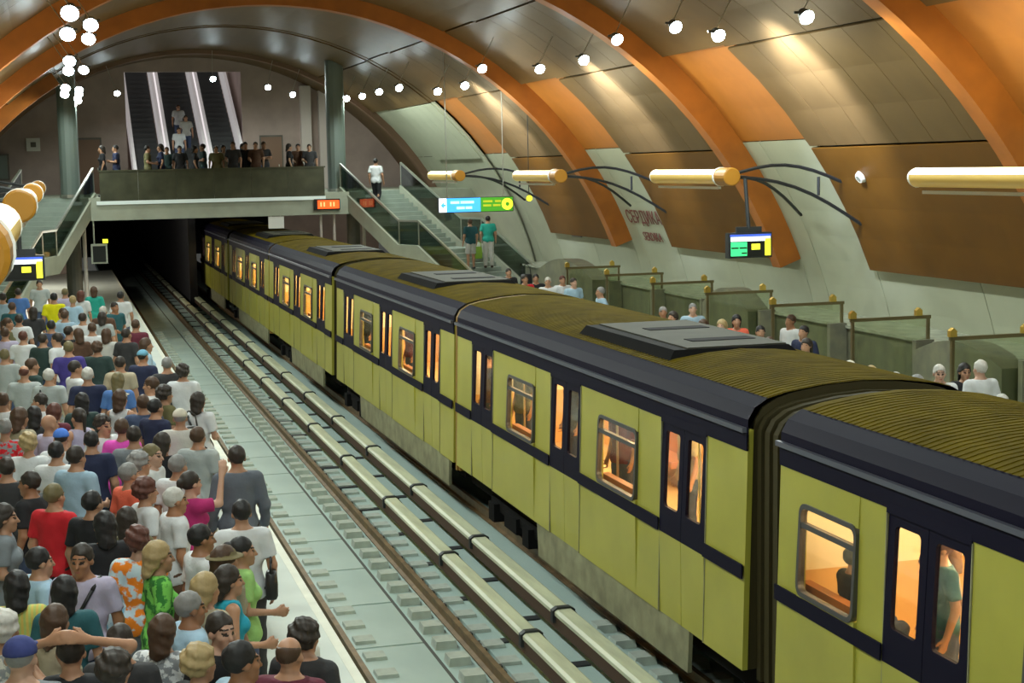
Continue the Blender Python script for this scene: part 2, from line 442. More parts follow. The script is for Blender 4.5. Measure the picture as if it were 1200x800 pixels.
# lower walls: light panels with joints
def low_wall(name, s, label):
    root = struct(name, arc_mesh(s * 69.0, s * 84.4, R_WALL + 0.06, R_WALL + 0.11, Y_BACK, Y_END, 4), ['seam_dark'], label)
    cache = {}
    for yr in RIBS:
        if yr < 5: continue
        for (y0, y1, t0) in ((yr - 11.3 + 0.02, yr - 7.5, 69.0), (yr - 7.48, yr - 3.56, 69.0), (yr - 3.54, yr - 0.9, 54.0), (yr - 0.88, yr, 54.0)):
            last = yr > 60
            if last: t0 = 54.0
            key = (t0, round(y1 - y0, 3))
            if key not in cache:
                n = 6 if t0 > 60 else 10
                mb = MB(); mb.strip(arc_prof(s * t0, s * 84.4, R_WALL, n), 'y', 0, y1 - y0)
                a = arc_prof(s * t0, s * 84.4, R_WALL, n); b = arc_prof(s * t0, s * 84.4, R_WALL + 0.05, n)
                for yy in (0, y1 - y0):
                    mb.add([(p[0], yy, p[1]) for p in a] + [(p[0], yy, p[1]) for p in b], [(i, i + 1, n + 2 + i, n + 1 + i) for i in range(n)])
                cache[key] = mb.mesh('wall_panel', ['white_panel'])
            obj_from('wall_panel', cache[key], root, (0, y0 + 0.012, 0))
    mb = MB(); mb.strip(arc_prof(s * 69.0, s * 84.4, R_WALL, 6), 'y', Y_BACK, 0.1); mb.strip(arc_prof(s * 69.0, s * 84.4, R_WALL, 6), 'y', 67.9, Y_END)
    mb.build('wall_panel', ['white_panel'], root)
    return root
wall_r = low_wall('wall_right', 1, 'pale curved lower wall of the far platform')
wall_l = low_wall('wall_left', -1, 'pale curved lower wall of the near platform')

# orange ribs; beyond the third from the end only the left foot of one and a thin end arch remain
for i, yr in enumerate(RIBS):
    n = 46; t0, t1, rin, m = -69.5, 69.5, R_RIB, 'rib_orange'
    if i == 0: rin, m = R_PANEL - 0.12, 'door_brown'
    if i == 1: t1 = -31.0
    a = arc_prof(t0, t1, rin, n); b = arc_prof(t0, t1, R_WALL + 0.10, n)
    mb = MB()
    for y in (yr, yr + 0.42):
        mb.add([(p[0], y, p[1]) for p in a] + [(p[0], y, p[1]) for p in b], [(j, j + 1, n + 2 + j, n + 1 + j) for j in range(n)])
    mb.strip(a, 'y', yr, yr + 0.42)
    for j in (0, n): mb.add([(a[j][0], yr, a[j][1]), (a[j][0], yr + 0.42, a[j][1]), (b[j][0], yr + 0.42, b[j][1]), (b[j][0], yr, b[j][1])], [(0, 1, 2, 3)])
    struct('trim_%d' % (i + 1), mb, [m], ['thin brown arch at the far end of the vault', 'orange rib foot on the left side of the vault', 'orange arched rib over the third metro car', 'orange arched rib above the hanging train display', 'orange arched rib at the top right of the view', 'orange arched rib above the viewer', 'orange arched rib behind the viewer'][i])
    if i == 1:      # cladding where that rib is cut short
        for (ta, tb_, mm) in ((-31.0, -26.5, 'grey_panel'), (-26.3, 26.3, 'grey_panel'), (26.5, 40.3, 'grey_panel'), (40.5, 53.9, 'white_panel'), (54.0, 84.0, 'white_panel')): panel(ta, tb_, R_PANEL + 0.03, yr - 0.02, yr + 0.44, mm)

# marble dado with coping along the far wall, rounded humps, glass screens -----------------------
dado = empty('marble_dado', (15.6, 10, 0)); tag(dado, 'low polished marble dado wall along the far platform', 'wall'); dado['kind'] = 'structure'
slabm = MB().box(0, 1.25, 0.012, 3.438, 0, 1.50).mesh('marble_slab', ['marble'])
copm = MB().box(-0.06, 1.2, 0.006, 3.444, 1.50, 1.56).mesh('coping', ['marble_top'])
for k in range(13):
    obj_from('marble_slab', slabm, dado, (0, 3.45 * k, 0))
    obj_from('coping', copm, dado, (0, 3.45 * k, 0))
def hump(y0, y1, h, label):
    mb = MB(); n = 14; prof = [(y0, 0)]
    for i in range(n + 1):
        t = i / n
        prof.append((y0 + (y1 - y0) * t, 1.15 + (h - 1.15) * math.sin(math.pi * (0.18 + 0.64 * t)) ** 1.2))
    prof.append((y1, 0))
    o = mb.prism(prof, 'x', 15.05, 15.58).build('marble_backrest', ['marble'])
    tag(o, label, 'partition', 'marble humps on the far platform')
hump(45.0, 50.6, 2.05, 'arched marble partition by the wall, just this side of the far stairs')
hump(33.9, 36.6, 2.0, 'arched marble partition by the wall below the station name letters')
hump(23.6, 26.5, 1.75, 'arched marble partition by the wall nearest the two white-shirted people')
places = ['nearest the camera', 'second from the camera', 'third from the camera', 'fourth from the camera', 'fifth from the camera', 'sixth from the camera', 'farthest from the camera']
for k in range(7):
    y = 23.4 + 3.45 * k
    g = empty('glass_screen', (14.0, y, 0)); tag(g, 'framed glass platform screen with brass fittings, ' + places[k], 'screen', 'glass screens on the far platform')
    MB().box(14.05, 15.5, y - 0.008, y + 0.008, 0.10, 1.98).at('pane', ['screen_glass'], g)
    for x in (14.0, 15.55): MB().box(x - 0.025, x + 0.025, y - 0.035, y + 0.03, 0, 2.03).at('post', ['brass_dull'], g)
    MB().box(13.95, 15.6, y - 0.03, y + 0.03, 1.98, 2.04).at('top_rail', ['brass_dull'], g)
    for x in (14.0, 15.35): MB().prism([(x - 0.06, 2.04), (x + 0.06, 2.04), (x + 0.06, 2.14), (x, 2.19), (x - 0.06, 2.14)], 'y', y - 0.05, y + 0.05).at('brass_cap', ['brass'], g)
    MB().box(15.2, 15.58, y - 0.18, y - 0.05, 0, 1.6).at('marble_fin', ['marble'], g)

# ---------------------------------------------------------------- mezzanine, stairs, escalators, tunnel
DECK = 4.10
MEZ_Y = 60.0
mez = struct('mezzanine_floor', MB().box(XC - 11.4, XC + 11.4, MEZ_Y + 2.0, 72, DECK - 0.35, DECK).box(0.7, 11.06, MEZ_Y, MEZ_Y + 2.0, DECK - 0.35, DECK), ['concrete_green'], 'mezzanine deck across the far end of the station')
MB().box(0.62, 11.14, MEZ_Y - 0.05, MEZ_Y + 0.6, 3.28, DECK - 0.24).build('beam', ['concrete_green'], mez)
MB().box(0.62, 11.14, MEZ_Y + 0.6, 72, 3.34, DECK - 0.35).build('soffit', ['concrete_green'], mez)
MB().box(1.45, 9.68, MEZ_Y - 0.12, MEZ_Y - 0.05, 3.84, 3.97).build('white_strip', ['white_trim'], mez)
par = empty('mezzanine_parapet', (XC, MEZ_Y - 0.06, 3.95)); tag(par, 'dark glossy parapet in front of the mezzanine crowd', 'parapet')
for k in range(6):
    w = (9.66 - 1.58) / 6
    MB().box(1.58 + k * w + 0.003, 1.58 + (k + 1) * w - 0.003, MEZ_Y - 0.08, MEZ_Y, 3.97, 5.02).at('parapet_panel', ['parapet'], par)
MB().box(1.55, 9.70, MEZ_Y - 0.11, MEZ_Y + 0.03, 5.02, 5.07).at('top_rail', ['parapet'], par)

# end wall with the escalator opening, tunnel portal below
ew = MB()
top = arc_prof(-66, 66, R_WALL, 36)
def vault_z(x): return ZC + math.sqrt(max(0.01, R_WALL ** 2 - (x - XC) ** 2))
xs = [XC - 11.0 + i * 0.55 for i in range(41)]
for x0, x1 in zip(xs[:-1], xs[1:]):
    xm = (x0 + x1) / 2
    zb = DECK - 0.3
    if 3.0 < xm < 8.35: zb = 9.25
    ew.hexa([(x0, 72, zb), (x1, 72, zb), (x1, 72.3, zb), (x0, 72.3, zb), (x0, 72, vault_z(x0) + .1), (x1, 72, vault_z(x1) + .1), (x1, 72.3, vault_z(x1) + .1), (x0, 72.3, vault_z(x0) + .1)])
struct('wall_end', ew, ['pink_wall'], 'pinkish end wall above the mezzanine')
# hall that the escalators climb into
hall = MB()
hall.add([(2.95, 72.3, 3), (2.95, 95, 3), (2.95, 95, 18), (2.95, 72.3, 18)], [(0, 1, 2, 3)])
hall.add([(8.4, 72.3, 3), (8.4, 95, 3), (8.4, 95, 18), (8.4, 72.3, 18)], [(0, 1, 2, 3)])
hall.add([(2.95, 95, 3), (8.4, 95, 3), (8.4, 95, 18), (2.95, 95, 18)], [(0, 1, 2, 3)])
hall.add([(2.95, 72.3, 9.4), (8.4, 72.3, 9.4), (8.4, 95, 20), (2.95, 95, 20)], [(0, 1, 2, 3)])
struct('wall_escalator_hall', hall, ['pink_wall'], 'dark sloping hall behind the escalators')
# pilasters on the end wall and doors
pil = MB()
for x in (10.6, 11.4): pil.box(x, x + 0.45, 71.6, 72.0, DECK, 8.6)
struct('trim_8', pil, ['pale_trim'], 'pale pilasters on the mezzanine end wall')
def door(name, x0, x1, label):
    o = struct(name, MB().box(x0, x1, 71.9, 72.0, DECK, DECK + 2.3), ['door_brown'], label)
    MB().box(x0 - 0.06, x1 + 0.06, 71.93, 72.02, DECK, DECK + 2.38).build('door_frame', ['dark_pillar'], o)
    MB().box(x1 - 0.16, x1 - 0.12, 71.84, 71.9, DECK + 1.0, DECK + 1.1).build('door_handle', ['steel'], o)
door('door_1', 0.9, 2.0, 'brown door at the left end of the mezzanine')
door('door_2', 8.85, 9.75, 'reddish brown door to the right of the escalators')
fr = empty('wall_sign', (-0.75, 71.95, 6.2)); tag(fr, 'small white square sign on the pinkish left end wall', 'sign')
MB().box(-1.02, -0.46, 71.9, 71.98, 5.95, 6.5).at('frame', ['white_paint'], fr)
MB().box(-0.85, -0.63, 71.87, 71.9, 6.12, 6.33).at('picture', ['dark_pillar'], fr)
fr = empty('wall_cabinet', (-2.2, 71.8, 4.9)); tag(fr, 'dark grey cabinet door in the left end wall', 'cabinet')
MB().box(-2.65, -1.75, 71.7, 72.0, 4.75, 5.85).at('body', ['dark_pillar'], fr)
MB().box(-2.58, -1.82, 71.66, 71.7, 4.82, 5.78).at('door', ['column_green'], fr)

# columns
def column(x0, x1, y, z0, z1, label, m, trim=None):
    c = empty('column', ((x0 + x1) / 2, y, z0)); tag(c, label, 'column')
    n = 14; r = (x1 - x0) / 2
    MB().cyl(((x0 + x1) / 2, y, z0), ((x0 + x1) / 2, y, z1), r, r, n).at('shaft', [m], c, smooth=False)
    MB().cyl(((x0 + x1) / 2, y, z0), ((x0 + x1) / 2, y, z0 + 0.12), r * 1.12, r * 1.12, n).at('base', ['steel'], c)
    if trim: MB().cyl((x1 + 0.12, y - 0.1, z0), (x1 + 0.12, y - 0.1, z1), 0.07, 0.07, 8).at('pale_pipe', [trim], c)
column(0.24, 0.94, 61.2, DECK, 9.0, 'tall grey-green round column at the left end of the mezzanine', 'column_green')
column(10.0, 10.7, 61.2, DECK, 9.0, 'tall grey-green round column at the right end of the mezzanine', 'column_green')
column(0.30, 0.86, 60.8, 0.0, 3.28, 'dark pillar under the left end of the mezzanine with a pale pipe', 'dark_pillar', 'pale_trim')
column(10.6, 11.1, 60.8, 0.0, 3.28, 'dark pillar under the right end of the mezzanine with a pale pipe', 'dark_pillar', 'pale_trim')
for k, x in enumerate((9.55, 10.05)):
    p = MB().cyl((x, 60.4, 0), (x, 60.4, 3.28), 0.05, 0.05, 8).cyl((x, 60.4, 0), (x, 60.4, 0.05), 0.11, 0.11, 8).build('slim_post', ['pale_trim'])
    tag(p, 'slim pale post under the mezzanine beam, ' + ('nearer the train' if k == 0 else 'nearer the stairs'), 'post', 'slim posts under the mezzanine')
hb = empty('hanging_board', (7.85, 60.0, 2.8)); tag(hb, 'plain white board hung under the mezzanine beam above the train', 'board')
MB().box(7.55, 8.12, 59.98, 60.04, 2.82, 3.26).at('panel', ['white_paint'], hb)
for x in (7.65, 8.0): MB().cyl((x, 60.01, 3.25), (x, 60.01, 3.30), 0.015, 0.015, 6).at('hanger', ['steel'], hb)

# under-mezzanine walls and tunnel
tn = MB()
for (x0, x1) in ((-4.5, 1.1), (11.3, 16.3)): tn.box(x0, x1, 84, 84.3, 0, 3.5)
struct('wall_under_mezzanine', tn, ['pink_wall'], 'pinkish walls closing the platforms under the mezzanine')
tb = MB()
tb.add([(1.1, 84, -1.5), (1.1, 130, -1.5), (1.1, 130, 5), (1.1, 84, 5)], [(0, 1, 2, 3)])
tb.add([(11.3, 84, -1.5), (11.3, 130, -1.5), (11.3, 130, 5), (11.3, 84, 5)], [(0, 1, 2, 3)])
tb.add([(1.1, 130, -1.5), (11.3, 130, -1.5), (11.3, 130, 5), (1.1, 130, 5)], [(0, 1, 2, 3)])
tb.add([(-5, 72, 3.4), (17, 72, 3.4), (17, 130, 3.4), (-5, 130, 3.4)], [(0, 1, 2, 3)])
tb.box(5.85, 6.2, 76, 130, -1.3, 3.4)
for k in range(7): tb.box(1.1, 11.3, 66 + 5 * k, 66.4 + 5 * k, 3.1, 3.36)
struct('wall_tunnel', tb, ['tunnel'], 'dark tunnel that the tracks run into')
sw = MB()
for s in (-1, 1):
    x = XC + s * 11.1
    sw.add([(x, 60, 0), (x, 84, 0), (x, 84, 3.8), (x, 60, 3.8)], [(0, 1, 2, 3)])
struct('wall_side_under', sw, ['pink_wall'], 'side walls of the platforms under the mezzanine')
# platform lamps beneath the mezzanine
def soffit_lamp(x, y, label):
    l = empty('soffit_lamp', (x, y, 3.34)); tag(l, label, 'lamp', 'lamps under the mezzanine')
    MB().box(x - 0.6, x + 0.6, y - 0.1, y + 0.1, 3.26, 3.34).at('case', ['lamp_case'], l)
    MB().box(x - 0.55, x + 0.55, y - 0.07, y + 0.07, 3.245, 3.26).at('diffuser', ['car_lamp'], l)
    point_light('glow', (0, 0, -0.25), 420, (1, 0.93, 0.8), l, 0.2)
soffit_lamp(-0.9, 74, 'flat lamp in the soffit above the far end of the near platform')
hl = empty('hall_fill_lamp', (5.7, 84, 13.2)); tag(hl, 'added fill lamp lightening the hall over the escalators', 'lamp')  # fill lamp added to lighten the dark escalator hall
MB().box(4.9, 6.5, 83.9, 84.1, 13.2, 13.3).at('case', ['lamp_case'], hl)
MB().box(4.95, 6.45, 83.93, 84.07, 13.17, 13.2).at('diffuser', ['car_lamp'], hl)
point_light('glow', (0, 0, -0.4), 160, (1, 0.95, 0.88), hl, 0.3)
soffit_lamp(13.2, 70, 'flat lamp in the soffit above the far end of the opposite platform')

def stairs(mirror, label):
    """two flights with a landing, flaring outwards as they come down towards the viewer"""
    s = -1 if mirror else 1
    x0 = XC + s * (10.45 - XC)
    dx, dy = 0.34 * s, -0.94
    ex, ey = 0.94 * s, 0.34
    root = empty('staircase', (x0, MEZ_Y + 0.6, 0)); tag(root, label, 'stairs', 'stairs up to the mezzanine')
    def W(v): return (x0 + v[0] * dx + v[1] * ex, MEZ_Y + 0.6 + v[0] * dy + v[1] * ey, v[2])
    Wd = 2.5
    n = 13; tr = 0.315; ri = DECK / 26
    u = 0.0; z = DECK
    path = [(0.0, DECK)]
    MB().box(-1.6, 0.0, -0.1, Wd + 0.1, DECK - 0.3, DECK - 0.002).map(W).at('upper_landing', ['stair_tread'], root)
    for fl in range(2):
        for k in range(n):
            z -= ri
            MB().box(u, u + tr + 0.02, 0, Wd, z - 0.20, z).map(W).at('step', ['stair_tread'], root)
            u += tr
        path.append((u, z))
        if fl == 0:
            MB().box(u, u + 1.3, 0, Wd, z - 0.25, z).map(W).at('landing', ['stair_tread'], root)
            u += 1.3; path.append((u, z))
    for w0 in (-0.16, Wd):
        mb = MB()
        for (a, b) in zip(path[:-1], path[1:]):
            mb.hexa([(a[0], w0, a[1] - 0.42), (b[0], w0, max(b[1] - 0.42, 0)), (b[0], w0 + 0.16, max(b[1] - 0.42, 0)), (a[0], w0 + 0.16, a[1] - 0.42),
                     (a[0], w0, a[1] + 0.18), (b[0], w0, b[1] + 0.18), (b[0], w0 + 0.16, b[1] + 0.18), (a[0], w0 + 0.16, a[1] + 0.18)])
        mb.map(W).at('stringer', ['concrete_green'], root)
        wm = w0 + 0.08
        for i, (a, b) in enumerate(zip(path[:-1], path[1:])):
            MB().hexa([(a[0], wm - .01, a[1] + .2), (b[0], wm - .01, b[1] + .2), (b[0], wm + .01, b[1] + .2), (a[0], wm + .01, a[1] + .2),
                       (a[0], wm - .01, a[1] + 1.0), (b[0], wm - .01, b[1] + 1.0), (b[0], wm + .01, b[1] + 1.0), (a[0], wm + .01, a[1] + 1.0)]).map(W).at('glass_panel', ['rail_glass'], root)
            MB().hexa([(a[0], wm - .04, a[1] + 1.0), (b[0], wm - .04, b[1] + 1.0), (b[0], wm + .04, b[1] + 1.0), (a[0], wm + .04, a[1] + 1.0),
                       (a[0], wm - .04, a[1] + 1.07), (b[0], wm - .04, b[1] + 1.07), (b[0], wm + .04, b[1] + 1.07), (a[0], wm + .04, a[1] + 1.07)]).map(W).at('handrail', ['steel'], root)
        for p in path:
            mb = MB(); c = W((p[0], wm, p[1])); mb.cyl(c, (c[0], c[1], c[2] + 1.05), 0.03, 0.03, 8); mb.at('post', ['steel'], root)
    return W, path
W_R, PATH_R = stairs(False, 'pale staircase with glass balustrades beyond the train, up to the mezzanine')
W_L, PATH_L = stairs(True, 'pale staircase with glass balustrades behind the crowd on the left')

# escalators ---------------------------------------------------------------
def escalator(x0, x1, label):
    root = empty('escalator', ((x0 + x1) / 2, 68.3, DECK)); tag(root, label, 'escalator', 'escalators behind the mezzanine')
    L = 12.0; sl = 0.577
    prof = [(0, 0.0), (1.0, 0.0), (1.0 + L, L * sl), (1.0 + L, L * sl - 0.5), (1.3, -0.3), (0, -0.3)]
    mb = MB()
    for k in range(30):
        y = 1.0 + 0.4 * k; z = 0.23 * k
        MB().box(x0 + 0.16, x1 - 0.16, 68.3 + y, 68.3 + y + 0.42, DECK + z - 0.2, DECK + z + 0.05).at('step', ['escalator_step'], root)
    for x in (x0, x1 - 0.11):
        q = [(0.1, 0.85), (1.0, 0.9), (1 + L, 0.9 + L * sl), (1 + L, L * sl - 0.3), (1.0, -0.05), (0.1, -0.05)]
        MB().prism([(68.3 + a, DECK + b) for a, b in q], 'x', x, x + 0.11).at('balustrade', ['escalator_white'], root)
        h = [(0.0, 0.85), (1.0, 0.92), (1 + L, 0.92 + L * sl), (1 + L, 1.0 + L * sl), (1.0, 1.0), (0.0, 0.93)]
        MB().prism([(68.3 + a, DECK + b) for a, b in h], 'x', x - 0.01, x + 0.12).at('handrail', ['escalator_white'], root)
    MB().box(x0 + 0.14, x1 - 0.14, 68.2, 69.3, DECK, DECK + 0.03).at('landing_plate', ['steel'], root)
escalator(3.25, 4.62, 'left escalator climbing from the mezzanine')
escalator(4.72, 6.40, 'middle escalator climbing from the mezzanine')
escalator(6.50, 7.95, 'right escalator climbing from the mezzanine')

# ================================================================ VAULT FLOODLIGHTS
def make_flood(loc, s, label, power=None, wash=False):
    x, y, z = loc
    root = empty('floodlight', loc); tag(root, label, 'lamp', 'floodlights under the vault')
    # shallow round case, lens facing the viewer's end and slightly down
    dirv = Vector((0.10 * s, -0.82, -0.56)).normalized()
    c = Vector(loc)
    MB().cyl(c - dirv * 0.02, c + dirv * 0.16, 0.07, 0.13, 14).at('case', ['lamp_case'], root)
    MB().cyl(c + dirv * 0.155, c + dirv * 0.20, 0.125, 0.10, 14).at('lens', ['lamp_glow'], root)
    # rod up to the vault
    r = math.hypot(x - XC, z - ZC); k = (R_PANEL - 0.02) / r
    top = (XC + (x - XC) * k, y + 0.25, ZC + (z - ZC) * k)
    MB().cyl((x, y, z), top, 0.009, 0.009, 6).at('rod', ['steel'], root)
    MB().box(x - 0.14, x + 0.14, y - 0.015, y + 0.015, z - 0.02, z + 0.02).at('yoke', ['lamp_case'], root)
    lb = point_light('beam', tuple(dirv * 0.30), power or LAMP_POWER, (0.90, 1.0, 0.93), root, 0.14, spot=R8(176))
    lb.rotation_euler = Vector((0.22 * s, -0.05, -0.97)).to_track_quat('-Z', 'Y').to_euler()
    if wash:        # this one also carries a narrow beam washing the wall panels beside it
        c2 = Vector(vp(s * 46.0, R_PANEL, y + 0.9))
        w = point_light('wall_wash', (s * 0.22, 0.1, -0.06), 3000, (0.70, 0.78, 1.0), root, 0.25, spot=R8(60))
        w.rotation_euler = (c2 - c).to_track_quat('-Z', 'Y').to_euler(); w.data.spot_blend = 0.8
    return root
FLOOD = [(11.51, 23.78, 7.27), (11.51, 27.3, 7.27), (11.12, 28.39, 7.51), (11.09, 31.52, 7.53), (11.41, 34.65, 7.33), (11.40, 38.0, 7.34), (10.99, 41.89, 7.59),
         (11.41, 45.46, 7.33), (11.41, 48.89, 7.33), (10.94, 52.36, 7.62), (10.90, 55.51, 7.64), (10.90, 58.7, 7.64), (10.83, 61.54, 7.68)]
ORD = ['nearest', 'second', 'third', 'fourth', 'fifth', 'sixth', 'seventh', 'eighth', 'ninth', 'tenth', 'eleventh', 'twelfth', 'farthest']
for i, p in enumerate(FLOOD):
    make_flood(p, 1, 'glowing white floodlight in the right row under the vault, ' + ORD[i] + (' visible' if i in (0, 12) else ' from the camera'), wash=i in (1, 5, 8))
    make_flood((2 * XC - p[0] + 0.1, p[1], p[2]), -1, 'glowing white floodlight in the left row under the vault, ' + ORD[i] + (' visible' if i in (0, 12) else ' from the camera'), wash=i in (1, 5, 8))
for i, (x, z) in enumerate(((2.6, 8.2), (6.4, 8.75), (8.6, 8.4), (9.6, 8.1))):
    make_flood((x, 67.2, z), 1, 'small white lamp under the vault end above the mezzanine, %s of four' % ['leftmost', 'second', 'third', 'rightmost'][i], 170)
behind = ['one', 'two', 'three', 'four', 'five', 'six', 'seven', 'eight']
for i, y in enumerate((20.3, 16.6, 12.9, 9.2, 5.5, 1.0, -5.0, -11.0)):
    for s, nm in ((1, 'right'), (-1, 'left')):
        make_flood((XC + s * 5.55, y, 7.35), s, 'floodlight in the %s row above the view, %s before the first visible one' % (nm, behind[i]))

# ================================================================ TUBE LIGHTS ON WALL BRACKETS
def tube_light(x, y0, z, s, label, L=4.1, r=0.145):
    root = empty('tube_light', (x, y0, z)); tag(root, label, 'lamp', 'tube lights along the platforms')
    n = 20
    def ring(a0, a1, rr, k):
        return [(x + rr * math.cos(a0 + (a1 - a0) * i / k), z + rr * math.sin(a0 + (a1 - a0) * i / k)) for i in range(k + 1)]
    MB().strip(ring(R8(20), R8(160), r, 12), 'y', y0 + 0.5, y0 + L).at('diffuser', ['tube_glow'], root, smooth=True)
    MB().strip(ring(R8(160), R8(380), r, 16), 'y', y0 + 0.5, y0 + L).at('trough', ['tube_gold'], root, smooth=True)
    MB().cyl((x, y0, z), (x, y0 + 0.5, z), r * 1.22, r * 1.22, n).at('end_sleeve', ['tube_orange'], root)
    MB().cyl((x, y0 - 0.012, z), (x, y0, z), r * 1.05, r * 1.22, n).at('end_cap', ['tube_orange'], root)
    MB().cyl((x, y0 + 0.5, z), (x, y0 + 0.56, z), r * 1.3, r * 1.3, n).at('rim', ['tube_rim'], root)
    MB().cyl((x, y0 + L, z), (x, y0 + L + 0.08, z), r * 1.05, r * 0.9, n).at('end_cap', ['tube_rim'], root)
    MB().box(x - 0.03, x + 0.03, y0 + 0.6, y0 + L - 0.2, z - r - 0.10, z - r - 0.05).at('cable_tray', ['tube_rim'], root)
    # bowed iron bracket arms back to the wall
    for (ya, yb, zt) in ((y0 + 0.25, y0 + 0.9, 4.5), (y0 + 0.35, y0 + 3.6, 3.75), (y0 + 0.35, y0 + 0.95, 3.62)):
        xe = XC + s * math.sqrt(R_PANEL ** 2 - (zt - ZC) ** 2)
        pts = []
        for i in range(9):
            t = i / 8
            pts.append((x + (xe - x) * t, ya + (yb - ya) * t, z + (zt - z) * t + 0.28 * math.sin(math.pi * t)))
        MB().tube(pts, 0.035, 6).at('bracket_arm', ['iron'], root)
    xe = x + s * 2.2
    MB().cyl((xe, y0 + 0.75, z - 0.05), (xe, y0 + 0.75, z - 0.42), 0.03, 0.03, 6).at('strut', ['iron'], root)
    ld = bpy.data.lights.new('tube_glow', 'AREA'); ld.shape = 'RECTANGLE'; ld.size = 0.2; ld.size_y = L - 0.6; ld.energy = TUBE_POWER; ld.color = (1.0, 0.86, 0.58)
    o = bpy.data.objects.new('tube_glow', ld); COL.objects.link(o); o.parent = root; o.location = (0, L / 2 + 0.2, r + 0.03); o.rotation_euler = (math.pi, 0, 0)
    return root
TY = [7.0, 18.0, 29.1, 40.1, 50.9]
nmn = ['first', 'second', 'third', 'fourth', 'fifth']
for i, y in enumerate(TY):
    tube_light(12.6, y, 4.66, 1, 'golden tube light on iron brackets above the far platform, %s along' % nmn[i])
    if i < 4: tube_light(-0.36, y, 4.64, -1, 'golden tube light with orange end above the crowd, %s along' % nmn[i])
tube_light(12.6, -4.0, 4.66, 1, 'golden tube light above the far platform behind the viewer')
tube_light(-0.36, -6.0, 4.64, -1, 'golden tube light above the near platform behind the viewer')

# ================================================================ SIGNS
def text_mesh(body, size, name, m):
    cu = bpy.data.curves.new(name, 'FONT'); cu.body = body; cu.size = size; cu.extrude = 0.006; cu.align_x = 'CENTER'
    cu.resolution_u = 2
    tmp = bpy.data.objects.new('tmp', cu); COL.objects.link(tmp)
    dg = bpy.context.evaluated_depsgraph_get()
    me = bpy.data.meshes.new_from_object(tmp.evaluated_get(dg)); me.name = name
    bpy.data.objects.remove(tmp)
    me.materials.clear(); me.materials.append(M[m])
    return me
# station name on the pale wall panel
def name_letters(body, size, zc, yc, label):
    o = obj_from('station_name', text_mesh(body, size, 'station_name', 'letter_red'))
    x = XC + math.sqrt(R_WALL ** 2 - (zc - ZC) ** 2) - 0.05
    lean = math.atan2(zc - ZC, x - XC)
    # reads left to right from far to near, face towards the tracks, leaning with the wall
    up = Vector((-math.sin(lean), 0, math.cos(lean))); right = Vector((0, -1, 0)); out = right.cross(up)
    o.matrix_world = Matrix(((right.x, up.x, out.x, x), (right.y, up.y, out.y, yc), (right.z, up.z, out.z, zc), (0, 0, 0, 1)))
    tag(o, label, 'lettering')
name_letters('СЕРДИКА', 0.56, 3.24, 43.45, 'dark red station name letters on the pale wall, large upper line')
name_letters('SERDIKA', 0.38, 2.74, 43.3, 'dark red station name letters on the pale wall, small lower line')

# hanging direction sign (blue and green)
sg = empty('direction_sign', (11.7, 46.0, 3.66)); tag(sg, 'hanging blue and green lit direction sign before the far stairs', 'sign')
MB().box(10.72, 12.98, 46.02, 46.14, 3.62, 4.06).at('case', ['iron'], sg)
MB().box(10.96, 11.98, 45.995, 46.02, 3.64, 4.04).at('blue_face', ['sign_blue'], sg)
MB().box(10.74, 10.96, 45.995, 46.02, 3.64, 4.04).at('arrow_plate', ['sign_white'], sg)
MB().prism([(10.78, 3.84), (10.88, 3.94), (10.88, 3.87), (10.94, 3.87), (10.94, 3.81), (10.88, 3.81), (10.88, 3.74)], 'y', 45.985, 45.995).at('arrow', ['sign_blue'], sg)
MB().box(11.99, 12.96, 45.995, 46.02, 3.64, 4.04).at('green_face', ['sign_green'], sg)
mb = MB()
for (a, b, z) in ((11.08, 11.34, 3.88), (11.38, 11.78, 3.88), (11.26, 11.50, 3.72), (11.53, 11.72, 3.72)): mb.box(a, b, 45.985, 45.995, z, z + 0.075)
mb.at('white_lettering', ['sign_cyan'], sg)
mb = MB()
for (a, b, z) in ((12.06, 12.34, 3.90), (12.42, 12.60, 3.90), (12.06, 12.30, 3.78), (12.36, 12.58, 3.78)): mb.box(a, b, 45.985, 45.995, z, z + 0.06)
mb.at('green_lettering', ['sign_olive'], sg)
MB().cyl((12.79, 45.996, 3.84), (12.79, 45.98, 3.84), 0.17, 0.17, 18).at('yellow_emblem', ['sign_yellow'], sg)
MB().cyl((12.79, 45.982, 3.84), (12.79, 45.974, 3.84), 0.06, 0.06, 12).at('emblem_centre', ['sign_green'], sg)
for x in (11.0, 12.7): MB().cyl((x, 46.08, 4.05), (x, 46.08, vault_z(x) - 0.1), 0.015, 0.015, 6).at('hanger', ['steel'], sg)
yl = MB().cyl((13.55, 46.3, 3.98), (13.55, 46.26, 3.98), 0.09, 0.09, 14).cyl((13.55, 46.3, 3.98), (13.55, 46.34, 3.98), 0.10, 0.10, 14, 1).cyl((13.55, 46.32, 4.05), (13.55, 46.32, vault_z(13.55) - 0.1), 0.012, 0.012, 6, 1).build('round_signal', ['sign_yellow', 'iron'])
tag(yl, 'small round yellow signal right of the direction sign', 'signal')

